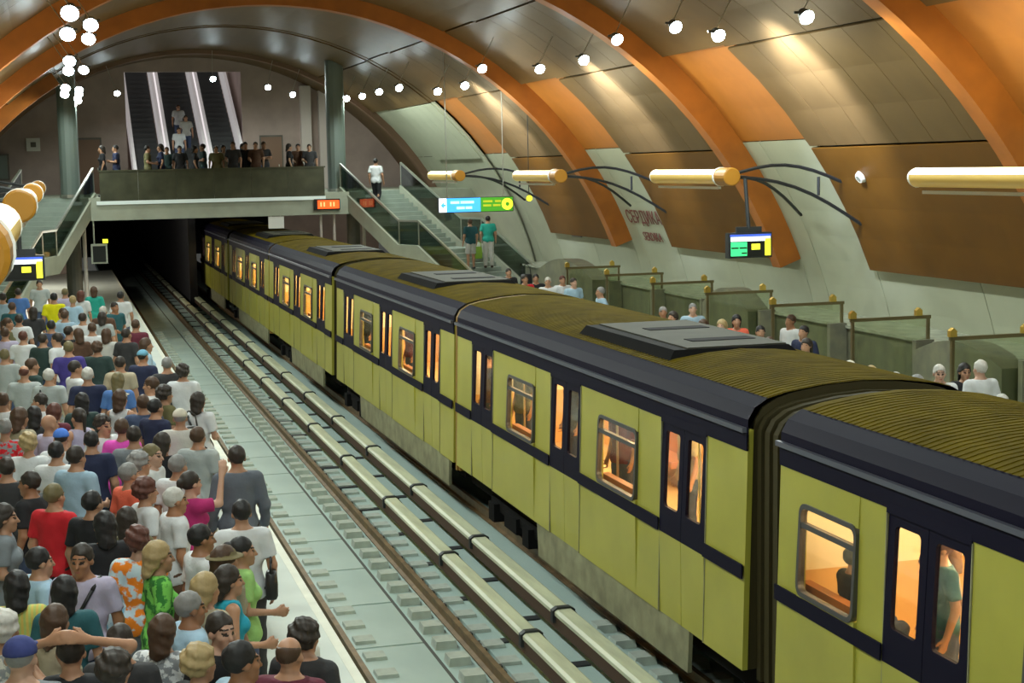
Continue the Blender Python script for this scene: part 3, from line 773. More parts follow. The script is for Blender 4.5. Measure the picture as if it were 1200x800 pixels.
# train information displays
def info_display(xc, y, zc, label, s, sc=1.0, green=True):
    root = empty('information_display', (xc, y, zc)); tag(root, label, 'display', 'hanging train displays')
    w, h = 0.42 * sc, 0.21 * sc
    B = lambda a, b, c, d, dy=0.0, t=0.012: MB().box(xc + a * w, xc + b * w, y - 0.075 - dy - t, y - 0.075 - dy, zc + c * h, zc + d * h)
    MB().box(xc - w - 0.03, xc + w + 0.03, y - 0.075, y + 0.075, zc - h - 0.03, zc + h + 0.03).at('case', ['iron'], root)
    B(-1, 1, -1, 1).at('screen', ['screen_black'], root)
    B(-1, 1, 0.78, 1, 0.012).at('blue_band', ['screen_blue'], root)
    B(-0.97, 0.97, 0.38, 0.78, 0.012).at('white_band', ['sign_white'], root)
    if green:
        B(-0.97, -0.18, -0.95, 0.32, 0.012).at('green_field', ['screen_green'], root)
        mb = MB()
        for a, b, c in ((-0.55, -0.20, -0.28), (-0.95, -0.6, -0.28), (-0.45, -0.2, -0.75)): mb.box(xc + a * w, xc + b * w, y - 0.103, y - 0.099, zc + c * h, zc + (c + 0.13) * h)
        mb.at('green_lettering', ['screen_black'], root)
    B(0.05, 0.46, -0.40, 0.12, 0.012).at('yellow_number', ['sign_yellow'], root)
    B(0.70, 0.97, -0.95, 0.60, 0.02).at('yellow_column', ['sign_yellow'], root)
    MB().box(xc - 0.26, xc + 0.26, y - 0.03, y + 0.03, zc + h + 0.03, zc + h + 0.14).at('mount', ['iron'], root)
    MB().cyl((xc, y, zc + h + 0.1), (xc, y + 0.15, 4.62), 0.04, 0.04, 8).at('hanger', ['iron'], root)
info_display(12.72, 28.6, 3.36, 'hanging train display with green and yellow fields above the far platform', 1)
info_display(-0.62, 29.4, 3.36, 'hanging train display with yellow figures above the crowd at left', -1, 0.9, False)

# red led board on the mezzanine beam
led = empty('led_board', (9.72, 59.85, 3.6)); tag(led, 'red glowing clock board on the mezzanine beam', 'display')
MB().box(9.24, 10.20, 59.82, 59.95, 3.45, 3.86).at('case', ['screen_black'], led)
MB().box(9.36, 10.16, 59.805, 59.82, 3.50, 3.81).at('lit_face', ['led_red'], led)
mb = MB()
for x in (9.46, 9.58, 9.82, 9.94): mb.box(x, x + 0.05, 59.797, 59.805, 3.58, 3.74)
mb.at('figures', ['led_orange'], led)
# small monitor with yellow lamp at the left tunnel edge
mo = empty('platform_monitor', (1.5, 60.0, 2.2)); tag(mo, 'small grey monitor with yellow lamp hung at the tunnel edge', 'monitor')
MB().box(1.18, 1.75, 59.9, 60.1, 1.75, 2.45).at('case', ['concrete_green'], mo)
MB().box(1.24, 1.69, 59.88, 59.9, 1.81, 2.38).at('screen', ['screen_black'], mo)
MB().box(1.60, 1.78, 59.86, 59.98, 2.48, 2.62).at('yellow_lamp', ['sign_yellow'], mo)
MB().cyl((1.3, 60, 2.45), (1.3, 60, 3.28), 0.03, 0.03, 8).at('hanger', ['steel'], mo)
# small white loudspeaker on the brown panel
c = vp(58.2, R_PANEL - 0.01, 29.0)
nrm = Vector((XC - c[0], 0, ZC - c[2])).normalized()
sp = empty('wall_speaker', c); tag(sp, 'small white oval speaker on the brown wall panel', 'speaker')
MB().cyl(Vector(c), Vector(c) + nrm * 0.08, 0.13, 0.10, 14).at('case', ['white_paint'], sp)
MB().cyl(Vector(c) + nrm * 0.08, Vector(c) + nrm * 0.09, 0.07, 0.06, 12).at('grille', ['steel'], sp)
# grey notice hung on the pale wall behind the direction sign
c = vp(66.0, R_WALL - 0.03, 50.6)
nb = empty('notice_board', c); tag(nb, 'narrow blue-grey notice board on the pale wall past the sign', 'notice')
arc_mesh(61.5, 70.0, R_WALL - 0.05, R_WALL - 0.01, 50.1, 51.1, 3).at('board', ['train_gutter'], nb)
arc_mesh(62.0, 69.5, R_WALL - 0.06, R_WALL - 0.05, 50.2, 51.0, 3).at('sheet', ['unit_grey'], nb)

# ================================================================ METRO TRAIN
HW = 1.35
STRIPE0, STRIPE1 = 1.82, 1.98          # heights above rail
BODY0, GUT = 0.86, 3.36
def shear(mb):
    def f(v):
        x, y, z = v
        k = 0.055 * max(0.0, z - 1.89)
        return (x + k * (-1 if x > 0 else 1) * min(1, abs(x) / 1.0), y, z)
    return mb.map(f)

def rrect(y0, y1, z0, z1, r, n=4):
    out = []
    for (cy, cz, a0) in ((y1 - r, z1 - r, 0), (y0 + r, z1 - r, 90), (y0 + r, z0 + r, 180), (y1 - r, z0 + r, 270)):
        for i in range(n + 1):
            t = R8(a0 + 90 * i / n); out.append((cy + r * math.cos(t), cz + r * math.sin(t)))
    return out
def ring(x0, x1, outer, inner, mi=0):
    n = len(outer); mb = MB()
    vs = [(x0, *p) for p in outer] + [(x0, *p) for p in inner] + [(x1, *p) for p in outer] + [(x1, *p) for p in inner]
    fs = []
    for i in range(n):
        j = (i + 1) % n
        fs += [(i, j, n + j, n + i), (2 * n + i, 2 * n + j, 3 * n + j, 3 * n + i), (i, j, 2 * n + j, 2 * n + i), (n + i, n + j, 3 * n + j, 3 * n + i)]
    return mb.add(vs, fs, mi)

WIN_Z0, WIN_Z1, WIN_SPLIT = 1.99, 2.87, 2.66
DOOR_Z1 = 3.10
mesh_cache = {}
def cached(key, fn, mats, smooth=False):
    if key not in mesh_cache: mesh_cache[key] = fn().mesh(key[0], mats, smooth)
    return mesh_cache[key]

def window_part(car, y0, y1):
    w = y1 - y0
    f = lambda: shear(ring(-HW - 0.018, -HW + 0.05, rrect(0, w, WIN_Z0, WIN_Z1, 0.11), rrect(0.045, w - 0.045, WIN_Z0 + 0.045, WIN_Z1 - 0.045, 0.08)).box(-HW - 0.012, -HW + 0.04, 0.04, w - 0.04, WIN_SPLIT - 0.025, WIN_SPLIT + 0.025))
    o = obj_from('window_frame', cached(('window_frame', round(w, 2)), f, ['frame_grey']), car, (0, y0, 0))
    obj_from('pane', cached(('pane', round(w, 2)), lambda: shear(MB().box(-HW + 0.012, -HW + 0.018, 0.03, w - 0.03, WIN_Z0 + 0.03, WIN_SPLIT)), ['train_glass']), o)
    obj_from('vent_pane', cached(('vent_pane', round(w, 2)), lambda: shear(MB().box(-HW + 0.012, -HW + 0.018, 0.03, w - 0.03, WIN_SPLIT, WIN_Z1 - 0.03)), ['train_glass']), o)

def door_part(car, y0, y1):
    w = (y1 - y0) / 2
    def leaf():
        mb = MB(); x0, x1 = -HW + 0.015, -HW + 0.055
        mb.box(x0, x1, 0.006, w - 0.006, BODY0, STRIPE0, 1)                       # cream lower leaf
        mb.box(x0 - 0.002, x1, 0.006, w - 0.006, STRIPE0, 2.09, 0)
        g0, g1 = 0.12, w - 0.12
        mb.add(*ring_pts(x0 - 0.002, x1, rrect(0.006, w - 0.006, 2.09, DOOR_Z1, 0.004), rrect(g0, g1, 2.13, DOOR_Z1 - 0.09, 0.05)), 0)
        return shear(mb)
    def ring_pts(x0, x1, o, i):
        m = ring(x0, x1, o, i); return m.v, m.f
    for k in (0, 1):
        o = obj_from('door_leaf', cached(('door_leaf', round(w, 2)), leaf, ['train_navy', 'train_cream']), car, (0, y0 + k * w, 0))
        obj_from('pane', cached(('door_pane', round(w, 2)), lambda: shear(MB().box(-HW + 0.032, -HW + 0.038, 0.10, w - 0.10, 2.11, DOOR_Z1 - 0.07)), ['train_glass']), o)
    obj_from('door_head', cached(('door_head', round(w, 2)), lambda: shear(MB().box(-HW - 0.012, -HW + 0.05, 0.0, 2 * w, DOOR_Z1, DOOR_Z1 + 0.20)), ['train_navy']), car, (0, y0, 0))

def roof_profile(off=0.0):
    pts = []
    for x, z in ((-1.275, GUT), (-1.27, GUT + 0.10), (-1.20, GUT + 0.22), (-1.05, GUT + 0.31), (-0.85, GUT + 0.36), (-0.45, GUT + 0.415), (0, GUT + 0.44)):
        pts.append((x, z + off))
    return pts + [(-x, z) for x, z in pts[::-1][1:]]

def section(car, ys, L, doors, wins, ac, bogie, skirts, near_dark=True):
    """one body section of a metro car; ys = start along the car"""
    root = car
    # side walls, with the openings left out
    op = tuple(sorted([(a, b, 'd') for a, b in doors] + [(a, b, 'w') for a, b in wins]))
    def side(sgn):
        mb = MB(); x0, x1 = (-HW, -HW + 0.06) if sgn < 0 else (HW - 0.06, HW)
        y = 0.0
        for a, b, kd in op:
            mb.box(x0, x1, y, a, BODY0, GUT)
            if kd == 'd': mb.box(x0, x1, a, b, DOOR_Z1, GUT)
            else:
                mb.box(x0, x1, a, b, BODY0, WIN_Z0 + 0.02); mb.box(x0, x1, a, b, WIN_Z1 - 0.02, GUT)
            y = b
        mb.box(x0, x1, y, L, BODY0, GUT)
        return shear(mb)
    for sgn in (-1, 1):
        obj_from('body_side', cached(('body_side', sgn, L, op), lambda: side(sgn), ['train_cream']), root, (0, ys, 0))
    # fine vertical joint strips beside the doors
    for a, b in doors:
        for y in (a - 0.012, b - 0.002):
            obj_from('body_joint', cached(('body_joint',), lambda: shear(MB().box(-HW - 0.008, -HW + 0.01, 0, 0.014, BODY0, 3.12)), ['train_skirt']), root, (0, ys + y, 0))
    # stripe between the doors
    y = 0.0
    for a, b in sorted(doors) + [(L, L)]:
        if a - y > 0.02:
            w = round(a - y, 3)
            obj_from('stripe', cached(('stripe', w), lambda: shear(MB().box(-HW - 0.006, -HW + 0.01, 0, w, STRIPE0, STRIPE1 - 0.01)), ['train_navy']), root, (0, ys + y, 0))
        y = b
    # right side has closed doors; reflected cabin light is put into the pane colour
    for a, b in doors: obj_from('far_door', cached(('far_door', round(b - a, 3)), lambda: shear(MB().box(HW - 0.05, HW - 0.01, 0, b - a, BODY0, DOOR_Z1)), ['inside_door']), root, (0, ys + a, 0))
    for a, b in wins: obj_from('far_window', cached(('far_window', round(b - a, 3)), lambda: shear(MB().box(HW - 0.04, HW - 0.03, 0, b - a, WIN_Z0, WIN_Z1)), ['reflect_glass']), root, (0, ys + a, 0))
    # roof: navy shoulders, ribbed olive top
    rp = roof_profile()
    def shoulder():
        mb = MB(); mb.strip(rp[:4], 'y', 0, L); mb.strip(rp[-4:], 'y', 0, L)
        for x0, x1 in ((-HW - 0.0, -1.26), (1.26, HW)): mb.box(x0 + (0.06 if x0 < 0 else 0), x1 - (0.06 if x0 > 0 else 0) + 0.0, 0, L, GUT - 0.22, GUT + 0.015)
        return mb
    obj_from('roof_shoulder', cached(('roof_shoulder', L), shoulder, ['train_navy']), root, (0, ys, 0))
    def top():
        mb = MB(); mb.strip(rp[3:-3], 'y', 0, L)
        n = int(L / 0.11)
        for k in range(n):
            y = 0.03 + k * 0.11
            q = [(x, z + 0.007) for x, z in rp[3:-3]]
            mb.strip(q, 'y', y, y + 0.06)
            mb.add([(a[0], y, a[1]) for a in rp[3:-3]] + [(a[0], y, a[1]) for a in q], [(i, i + 1, len(q) + i + 1, len(q) + i) for i in range(len(q) - 1)])
        return mb
    obj_from('roof', cached(('roof', L), top, ['train_roof']), root, (0, ys, 0))
    obj_from('gutter', cached(('gutter', L), lambda: MB().box(-1.335, -1.285, 0, L, GUT - 0.03, GUT + 0.02), ['train_gutter']), root, (0, ys, 0))
    obj_from('end_wall', cached(('end_wall',), lambda: shear(MB().prism([(-HW + .02, BODY0), (HW - .02, BODY0), (HW - .02, 1.9), (HW - .02, GUT)] + [(x, z - 0.01) for x, z in rp[::-1]] + [(-HW + .02, GUT)], 'y', 0.01, 0.05)), ['bellows']), root, (0, ys, 0))
    obj_from('end_wall', mesh_cache[('end_wall',)], root, (0, ys + L - 0.06, 0))
    for ye in (0.06, L - 0.10): obj_from('end_lining', cached(('end_lining',), lambda: MB().box(-1.26, 1.24, 0, 0.03, 1.16, 2.1, 0).box(-1.24, 1.24, 0, 0.03, 2.1, 3.26, 1), ['inside_wall', 'inside_top']), root, (0, ys + ye, 0))
    # skirts
    for a, b in skirts:
        MB().prism([(a, BODY0), (b, BODY0), (b - 0.06, 0.36), (a + 0.06, 0.36)], 'x', -HW + 0.02, -HW + 0.07).build('skirt', ['train_skirt'], root, (0, ys, 0))
    obj_from('underframe', cached(('underframe', L), lambda: MB().box(-1.1, 1.1, 0.1, L - 0.1, 0.55, BODY0), ['train_black']), root, (0, ys, 0))
    # roof unit
    def unit():
        a, b = ac; mb = MB(); z0, z1 = GUT + 0.22, GUT + 0.462
        mb.hexa([(-1.02, a, z0), (0.92, a, z0), (0.92, b, z0), (-1.02, b, z0), (-0.84, a + 0.12, z1), (0.66, a + 0.12, z1), (0.66, b - 0.12, z1), (-0.84, b - 0.12, z1)], 0)
        return mb
    au = obj_from('air_conditioner', cached(('air_conditioner', ac), unit, ['train_black']), root, (0, ys, 0))
    obj_from('lid', cached(('lid', ac), lambda: MB().box(-0.66, 0.64, ac[0] + 0.16, ac[1] - 0.16, GUT + 0.46, GUT + 0.478), ['unit_grey']), au)
    for k in range(2):
        yy = ac[0] + 0.75 + k * (ac[1] - ac[0] - 2.1)
        obj_from('vent_slot', cached(('vent_slot',), lambda: MB().box(-0.35, 0.5, 0, 0.30, GUT + 0.476, GUT + 0.486), ['train_black']), au, (0, yy, 0))
    # bogie
    for by in bogie:
        bo = obj_from('bogie', cached(('bogie',), lambda: MB().box(-1.14, -0.98, -1.35, 1.35, 0.42, 0.62).box(0.98, 1.14, -1.35, 1.35, 0.42, 0.62).box(-1.0, 1.0, -0.25, 0.25, 0.4, 0.6).box(-1.2, -1.0, -0.35, 0.35, 0.30, 0.55), ['train_black']), root, (0, ys + by, 0))
        for wy in (-1.0, 1.0):
            for sx in (-0.78, 0.78):
                obj_from('wheel', cached(('wheel', sx), lambda: MB().cyl((sx - 0.065, 0, 0.43), (sx + 0.065, 0, 0.43), 0.43, 0.43, 18), ['iron']), bo, (0, wy, 0))
            obj_from('axle_box', cached(('axle_box',), lambda: MB().box(-1.24, -1.0, -0.17, 0.17, 0.26, 0.56), ['train_black']), bo, (0, wy, 0))
    # inside
    obj_from('cabin_floor', cached(('cabin_floor', L), lambda: MB().box(-1.28, 1.28, 0.05, L - 0.05, 1.10, 1.16), ['cabin_floor']), root, (0, ys, 0))
    obj_from('cabin_ceiling', cached(('cabin_ceiling', L), lambda: MB().box(-1.24, 1.24, 0.05, L - 0.05, 3.26, 3.30), ['inside_top']), root, (0, ys, 0))
    def lining():
        mb = MB()
        op = sorted(list(doors) + list(wins)); y = 0.05
        for a, b in op + [(L - 0.05, L)]: mb.box(1.20, 1.24, y, a, 1.16, 2.3, 0); mb.box(1.20, 1.24, y, a, 2.3, 3.26, 1); y = b
        for a, b in doors: mb.box(1.20, 1.24, a, b, 2.55, 3.26, 1)
        for a, b in wins: mb.box(1.20, 1.24, a, b, 1.16, 2.0, 0); mb.box(1.20, 1.24, a, b, 2.7, 3.26, 1)
        return mb
    obj_from('cabin_lining', cached(('cabin_lining', L, tuple(doors)), lining, ['inside_wall', 'inside_top']), root, (0, ys, 0))
    for a, b in wins:
        wd = b - a
        for sx in (-1, 1):
            obj_from('bench', cached(('bench', round(wd, 2), sx), lambda: MB().box(*sorted((sx * 0.74, sx * 1.2)), -0.2, wd + 0.2, 1.52, 1.62).box(*sorted((sx * 1.1, sx * 1.2)), -0.2, wd + 0.2, 1.62, 2.05).box(*sorted((sx * 0.95, sx * 1.15)), 0, 0.06, 1.16, 1.52).box(*sorted((sx * 0.95, sx * 1.15)), wd - 0.06, wd, 1.16, 1.52), ['seat_brown']), root, (0, ys + a, 0))
    for sx in (-0.55, 0.55):
        lo = obj_from('ceiling_lamp', cached(('ceiling_lamp', L, sx), lambda: MB().box(sx - 0.09, sx + 0.09, 0.5, L - 0.5, 3.20, 3.26), ['car_lamp']), root, (0, ys, 0))
    for a, b in doors:
        for y in (a - 0.05, b + 0.05):
            obj_from('grab_pole', cached(('grab_pole',), lambda: MB().cyl((-0.80, 0, 1.16), (-0.80, 0, 3.26), 0.018, 0.018, 8), ['steel']), root, (0, ys + y, 0))
    for k in range(3):
        point_light('cabin_glow', (0, ys + L * (k + 0.5) / 3, 3.05), CAR_POWER, (1.0, 0.76, 0.44), root, 0.2)
    for a, b in wins: window_part(car, ys + a, ys + b)
    for a, b in doors: door_part(car, ys + a, ys + b)

SEC_L = 12.3
D3 = [(1.05, 2.40), (5.40, 6.75), (9.90, 11.25)]
W3 = [(3.18, 4.63), (7.53, 8.98)]
def bellows(car, y0, y1, m, inset=0.1):
    n = max(3, int((y1 - y0) / 0.09)); mb = MB(); rp = roof_profile()
    prof = [(-HW + inset, 0.75)] + [(x * (1 - inset / 2), z - inset * 0.6) for x, z in rp] + [(HW - inset, 0.75)]
    for k in range(n):
        ya = y0 + (y1 - y0) * k / n; w = (y1 - y0) / n; q = prof if k % 2 else [(x * 0.97, z if z < 1 else z - 0.03) for x, z in prof]
        mb.prism(q, 'y', ya, ya + w)
    return mb.build('bellows', [m], car)
def metro_car(y_near, label, secs, far_gap):
    car = empty('metro_car', (TRK_R, y_near, RAIL_Z)); tag(car, label, 'train car', 'cars of the metro train')
    y = 0.0
    for i, sdef in enumerate(secs):
        section(car, y, *sdef)
        y += sdef[0]
        if i < len(secs) - 1:
            bellows(car, y, y + 0.25, 'bellows_tan', 0.02); y += 0.25
    if far_gap: bellows(car, y, y + far_gap, 'bellows', 0.16)
    return car
SKA = [(1.5, 7.45)]; SKB = [(0.4, 9.2)]
sA = (SEC_L, D3, W3, (3.0, 6.6), (9.4,), SKA)
sB = (SEC_L, D3, W3, (3.0, 6.6), (10.7,), SKB)
# nearest car: its last section has a window ahead of the door
sN = (SEC_L, [(1.0, 2.35), (4.5, 5.85), (8.87, 10.19)], [(2.75, 4.1), (6.55, 8.1), (10.68, 11.82)], (3.0, 6.0), (9.5,), [(1.0, 8.0)])
metro_car(14.20 - SEC_L - 12.55, 'nearest cream and navy metro car, cut off by the right edge', [sA, sN], 0.78)
metro_car(14.98, 'second cream and navy metro car with tan joint in the middle', [sA, sB], 0.75)
metro_car(40.58, 'third cream and navy metro car, running under the mezzanine', [sA, sB], 0.75)
metro_car(66.20, 'farthest cream and navy metro car at the tunnel mouth', [sA], 0)

# ================================================================ PEOPLE
# bodies, clothes and hair are grown from distance fields so that every figure is one smooth continuous surface
def surface_nets(V, org, h):
    ins = V < 0
    nx, ny, nz = V.shape
    c = ins[:-1, :-1, :-1].astype(np.int8)
    tot = np.zeros((nx - 1, ny - 1, nz - 1), np.int8)
    for i in (0, 1):
        for j in (0, 1):
            for k in (0, 1):
                tot += ins[i:nx - 1 + i, j:ny - 1 + j, k:nz - 1 + k]
    act = (tot > 0) & (tot < 8)
    idx = -np.ones(act.shape, np.int64); cells = np.argwhere(act); idx[act] = np.arange(len(cells))
    P = np.zeros((len(cells), 3)); cnt = np.zeros(len(cells))
    ci, cj, ck = cells.T
    for ax in range(3):
        o1, o2 = [a for a in range(3) if a != ax]
        for a in (0, 1):
            for b in (0, 1):
                s = [0, 0, 0]; s[o1] = a; s[o2] = b
                e = list(s); e[ax] = 1
                v0 = V[ci + s[0], cj + s[1], ck + s[2]]; v1 = V[ci + e[0], cj + e[1], ck + e[2]]
                m = (v0 < 0) != (v1 < 0)
                t = np.where(m, v0 / np.where(m, v0 - v1, 1), 0)
                q = np.zeros((len(cells), 3)); q[:, o1] = a; q[:, o2] = b; q[:, ax] = t
                P += q * m[:, None]; cnt += m
    P = (P / cnt[:, None] + cells) * h + org
    quads = []
    for ax in range(3):
        o1, o2 = [(1, 2), (2, 0), (0, 1)][ax]
        sl0 = [slice(None)] * 3; sl1 = [slice(None)] * 3
        sl0[ax] = slice(0, -1); sl1[ax] = slice(1, None)
        a = ins[tuple(sl0)]; b = ins[tuple(sl1)]
        ch = np.argwhere(a != b)
        ok = (ch[:, o1] > 0) & (ch[:, o2] > 0) & (ch[:, o1] < act.shape[o1]) & (ch[:, o2] < act.shape[o2])
        ch = ch[ok]; flip = a[tuple(ch.T)]
        q = []
        for (da, db) in ((0, 0), (1, 0), (1, 1), (0, 1)):
            c2 = ch.copy(); c2[:, o1] -= da; c2[:, o2] -= db
            q.append(idx[tuple(c2.T)])
        q = np.stack(q, 1)
        q[~flip] = q[~flip][:, ::-1]
        quads.append(q[:, ::-1])
    return P, np.concatenate(quads)

class Field:
    def __init__(s, lo, hi, h):
        s.lo = np.array(lo, float); s.h = h
        n = np.ceil((np.array(hi) - s.lo) / h).astype(int) + 1
        s.ax = [s.lo[i] + h * np.arange(n[i]) for i in range(3)]
        s.V = np.full(n, 0.25)
    def _sub(s, lo, hi, m):
        sl = []
        for i in range(3):
            a = int(max(0, math.floor((lo[i] - m - s.lo[i]) / s.h))); b = int(min(len(s.ax[i]), math.ceil((hi[i] + m - s.lo[i]) / s.h) + 1))
            if b <= a: return None, None
            sl.append(slice(a, b))
        g = np.meshgrid(*[s.ax[i][sl[i]] for i in range(3)], indexing='ij')
        return tuple(sl), g
    def _mix(s, sl, d, k):
        a = s.V[sl]
        h = np.clip(0.5 + 0.5 * (a - d) / k, 0, 1)
        s.V[sl] = a * (1 - h) + d * h - k * h * (1 - h)
    def cap(s, a, b, ra, rb, flat=1.0, k=0.025, inf=0.0, cut_b=False):
        a = np.array(a, float); b = np.array(b, float); ra += inf; rb += inf
        r = max(ra, rb); lo = np.minimum(a, b) - r; hi = np.maximum(a, b) + r
        sl, g = s._sub(lo, hi, 0.06)
        if sl is None: return
        p = [g[0] - a[0], (g[1] - a[1]) * flat, g[2] - a[2]]
        ba = (b - a) * np.array([1, flat, 1]); L = max(1e-9, ba @ ba)
        t = np.clip((p[0] * ba[0] + p[1] * ba[1] + p[2] * ba[2]) / L, 0, 1)
        d = np.sqrt((p[0] - t * ba[0]) ** 2 + (p[1] - t * ba[1]) ** 2 + (p[2] - t * ba[2]) ** 2) - (ra + (rb - ra) * t)
        if flat > 1: d = d / (1 + (flat - 1) * 0.45)
        if cut_b:
            u = (b - a) / np.linalg.norm(b - a)
            d = np.maximum(d, (g[0] - b[0]) * u[0] + (g[1] - b[1]) * u[1] + (g[2] - b[2]) * u[2])
        s._mix(sl, d, k)
    def ell(s, c, r, k=0.02, inf=0.0, rz=0.0):
        r = np.array(r, float) + inf; R = max(r)
        sl, g = s._sub(np.array(c) - R, np.array(c) + R, 0.05)
        if sl is None: return
        x, y, z = g[0] - c[0], g[1] - c[1], g[2] - c[2]
        if rz: x, y = x * math.cos(rz) + y * math.sin(rz), -x * math.sin(rz) + y * math.cos(rz)
        k0 = np.sqrt((x / r[0]) ** 2 + (y / r[1]) ** 2 + (z / r[2]) ** 2) + 1e-9
        k1 = np.sqrt((x / r[0] ** 2) ** 2 + (y / r[1] ** 2) ** 2 + (z / r[2] ** 2) ** 2) + 1e-9
        s._mix(sl, k0 * (k0 - 1) / k1, k)
    def clip(s, fn):
        g = np.meshgrid(*s.ax, indexing='ij'); s.V = np.maximum(s.V, fn(*g))
    def mesh(s, name, mats, post=None):
        P, Q = surface_nets(s.V, s.lo, s.h)
        me = bpy.data.meshes.new(name)
        me.vertices.add(len(P)); me.vertices.foreach_set('co', P.astype(np.float32).ravel())
        me.loops.add(len(Q) * 4); me.loops.foreach_set('vertex_index', Q.astype(np.int32).ravel())
        me.polygons.add(len(Q)); me.polygons.foreach_set('loop_start', np.arange(0, 4 * len(Q), 4, dtype=np.int32))
        me.polygons.foreach_set('use_smooth', np.ones(len(Q), bool))
        for k in mats: me.materials.append(M[k])
        if post is not None: me.polygons.foreach_set('material_index', post(P[Q].mean(1)).astype(np.int32))
        me.update(calc_edges=True); me.validate()
        return me

# ---- poses: elbows and wrists of the left (-x) and right (+x) arm, facing +y
ARMS = {
    'down': [((-.245, -.035, 1.14), (-.255, .05, .90)), ((.245, -.035, 1.14), (.255, .05, .90))],
    'bag': [((-.245, -.035, 1.14), (-.255, .05, .90)), ((.25, -.02, 1.15), (.16, .23, 1.10))],
    'fold': [((-.25, .03, 1.16), (.03, .22, 1.16)), ((.25, .03, 1.16), (-.03, .25, 1.20))],
    'head': [((-.37, .12, 1.60), (-.12, -.06, 1.70)), ((.37, .12, 1.60), (.12, -.06, 1.70))],
    'wave': [((-.245, -.035, 1.14), (-.255, .05, .90)), ((.27, .16, 1.42), (.24, .22, 1.68))],
    'phone': [((-.245, -.035, 1.14), (-.255, .05, .90)), ((.28, .10, 1.22), (.145, .06, 1.50))],
    'hips': [((-.36, -.06, 1.15), (-.20, .02, .98)), ((.36, -.06, 1.15), (.20, .02, .98))],
    'lap': [((-.24, .04, 1.15), (-.10, .26, 1.05)), ((.24, .04, 1.15), (.10, .26, 1.05))],
}
def rot2(p, yaw, c=(0, 0)):
    x, y = p[0] - c[0], p[1] - c[1]
    return (c[0] + x * math.cos(yaw) - y * math.sin(yaw), c[1] + x * math.sin(yaw) + y * math.cos(yaw), p[2])
HEAD = (0.0, 0.015, 1.60)
def limbs(sex, arms, legs):
    f = sex == 'f'
    sh = 0.158 if f else 0.183
    A = []
    for side, (e, w) in zip((-1, 1), ARMS[arms]):
        kx = 0.90 if f else 1.0
        A.append(((side * sh, -0.005, 1.405), (e[0] * kx, e[1], e[2]), (w[0] * kx, w[1], w[2])))
    if legs == 'walk': Lg = [((-.09, 0, .92), (-.095, .13, .50), (-.095, .06, .09)), ((.09, 0, .92), (.095, .03, .49), (.095, -.22, .13))]
    elif legs == 'sit': Lg = [((-.09, 0, .92), (-.11, .43, .93), (-.11, .43, .49)), ((.09, 0, .92), (.11, .43, .93), (.11, .43, .49))]
    else: Lg = [((-.088, 0, .92), (-.10, .012, .49), (-.105, -.01, .085)), ((.088, 0, .92), (.10, .012, .49), (.105, -.01, .085))]
    return A, Lg
def hand(F, e, w, side):
    """palm, four unequal fingers with a bend, thumb from the side of the palm"""
    e = np.array(e); w = np.array(w); u = (w - e) / np.linalg.norm(w - e)
    n = np.array([-side, 0.35, 0.0]); n = n - u * (n @ u); n /= np.linalg.norm(n)      # palm faces the body
    t = np.cross(u, n) * (1 if (np.cross(u, n))[1] > 0 else -1)                        # across the palm, thumb side forward
    p1 = w + u * 0.085
    for q in (-0.022, 0.0, 0.022): F.cap(w + t * q * 0.6, p1 + t * q, .017, .016, k=0.015)
    for q, L in ((0.033, .068), (0.011, .078), (-0.011, .072), (-0.032, .056)):
        a = p1 + t * q; b = a + u * L * 0.55 + n * 0.008; c = b + u * L * 0.36 + n * L * 0.34
        F.cap(a, b, .0115, .0105, k=0.006); F.cap(b, c, .0105, .009, k=0.006)
    a = w + u * 0.02 + t * 0.024; b = a + u * 0.035 + t * 0.028 + n * .01; c = b + u * 0.033 + t * 0.006 + n * 0.012
    F.cap(a, b, .014, .012, k=0.01); F.cap(b, c, .012, .0105, k=0.006)
def head_field(F, yaw, k=0.02):
    def P(p): q = rot2(p, yaw); return (q[0] + HEAD[0], q[1] + HEAD[1], q[2] + HEAD[2])
    F.ell(P((0, -.012, .03)), (.075, .095, .092), k, rz=yaw); F.ell(P((0, .032, -.035)), (.058, .066, .086), k, rz=yaw)
    F.ell(P((0, .068, -.098)), (.03, .026, .022), .025, rz=yaw)
    F.cap(P((-.034, .080, .026)), P((.034, .080, .026)), .013, .013, k=.015)
    F.cap(P((0, .093, .008)), P((0, .113, -.032)), .009, .015, k=.010)
    F.cap(P((-.02, .088, -.066)), P((.02, .088, -.066)), .010, .010, k=.008)
    for s in (-1, 1):
        F.ell(P((s * .078, -.005, -.008)), (.011, .024, .032), .008, rz=yaw)
        F.ell(P((s * .042, .062, -.025)), (.022, .024, .022), .02, rz=yaw)
def torso(F, sex, inf=0.0, k=0.03, hips=True):
    f = sex == 'f'
    if hips: F.cap((-.07, 0, .95), (.07, 0, .95), .108 if not f else .115, .108 if not f else .115, 1.0, k, inf)
    F.cap((0, 0, 1.00), (0, 0, 1.18), .142 if not f else .130, .140 if not f else .118, 1.32, .04, inf)
    F.cap((0, 0, 1.20), (0, 0, 1.345), .152 if not f else .128, .160 if not f else .132, 1.42, .04, inf)
    sx = .150 if not f else .125
    F.cap((-sx, -.005, 1.40), (sx, -.005, 1.40), .058, .058, 1.0, .035, inf)
    if f:
        for s in (-1, 1): F.ell((s * .062, .085, 1.265), (.058, .05, .055), .03, inf)
BND = ((-.52, -.34, 0.0), (.52, .66, 2.02))
def bnd(arms, legs):
    hi = 1.95 if arms in ('head', 'wave') else 1.78
    w = .50 if arms in ('head', 'hips') else .40
    return (-w, -.36 if legs == 'walk' else -.20, -.015), (w, .66 if legs == 'sit' else .44, hi)
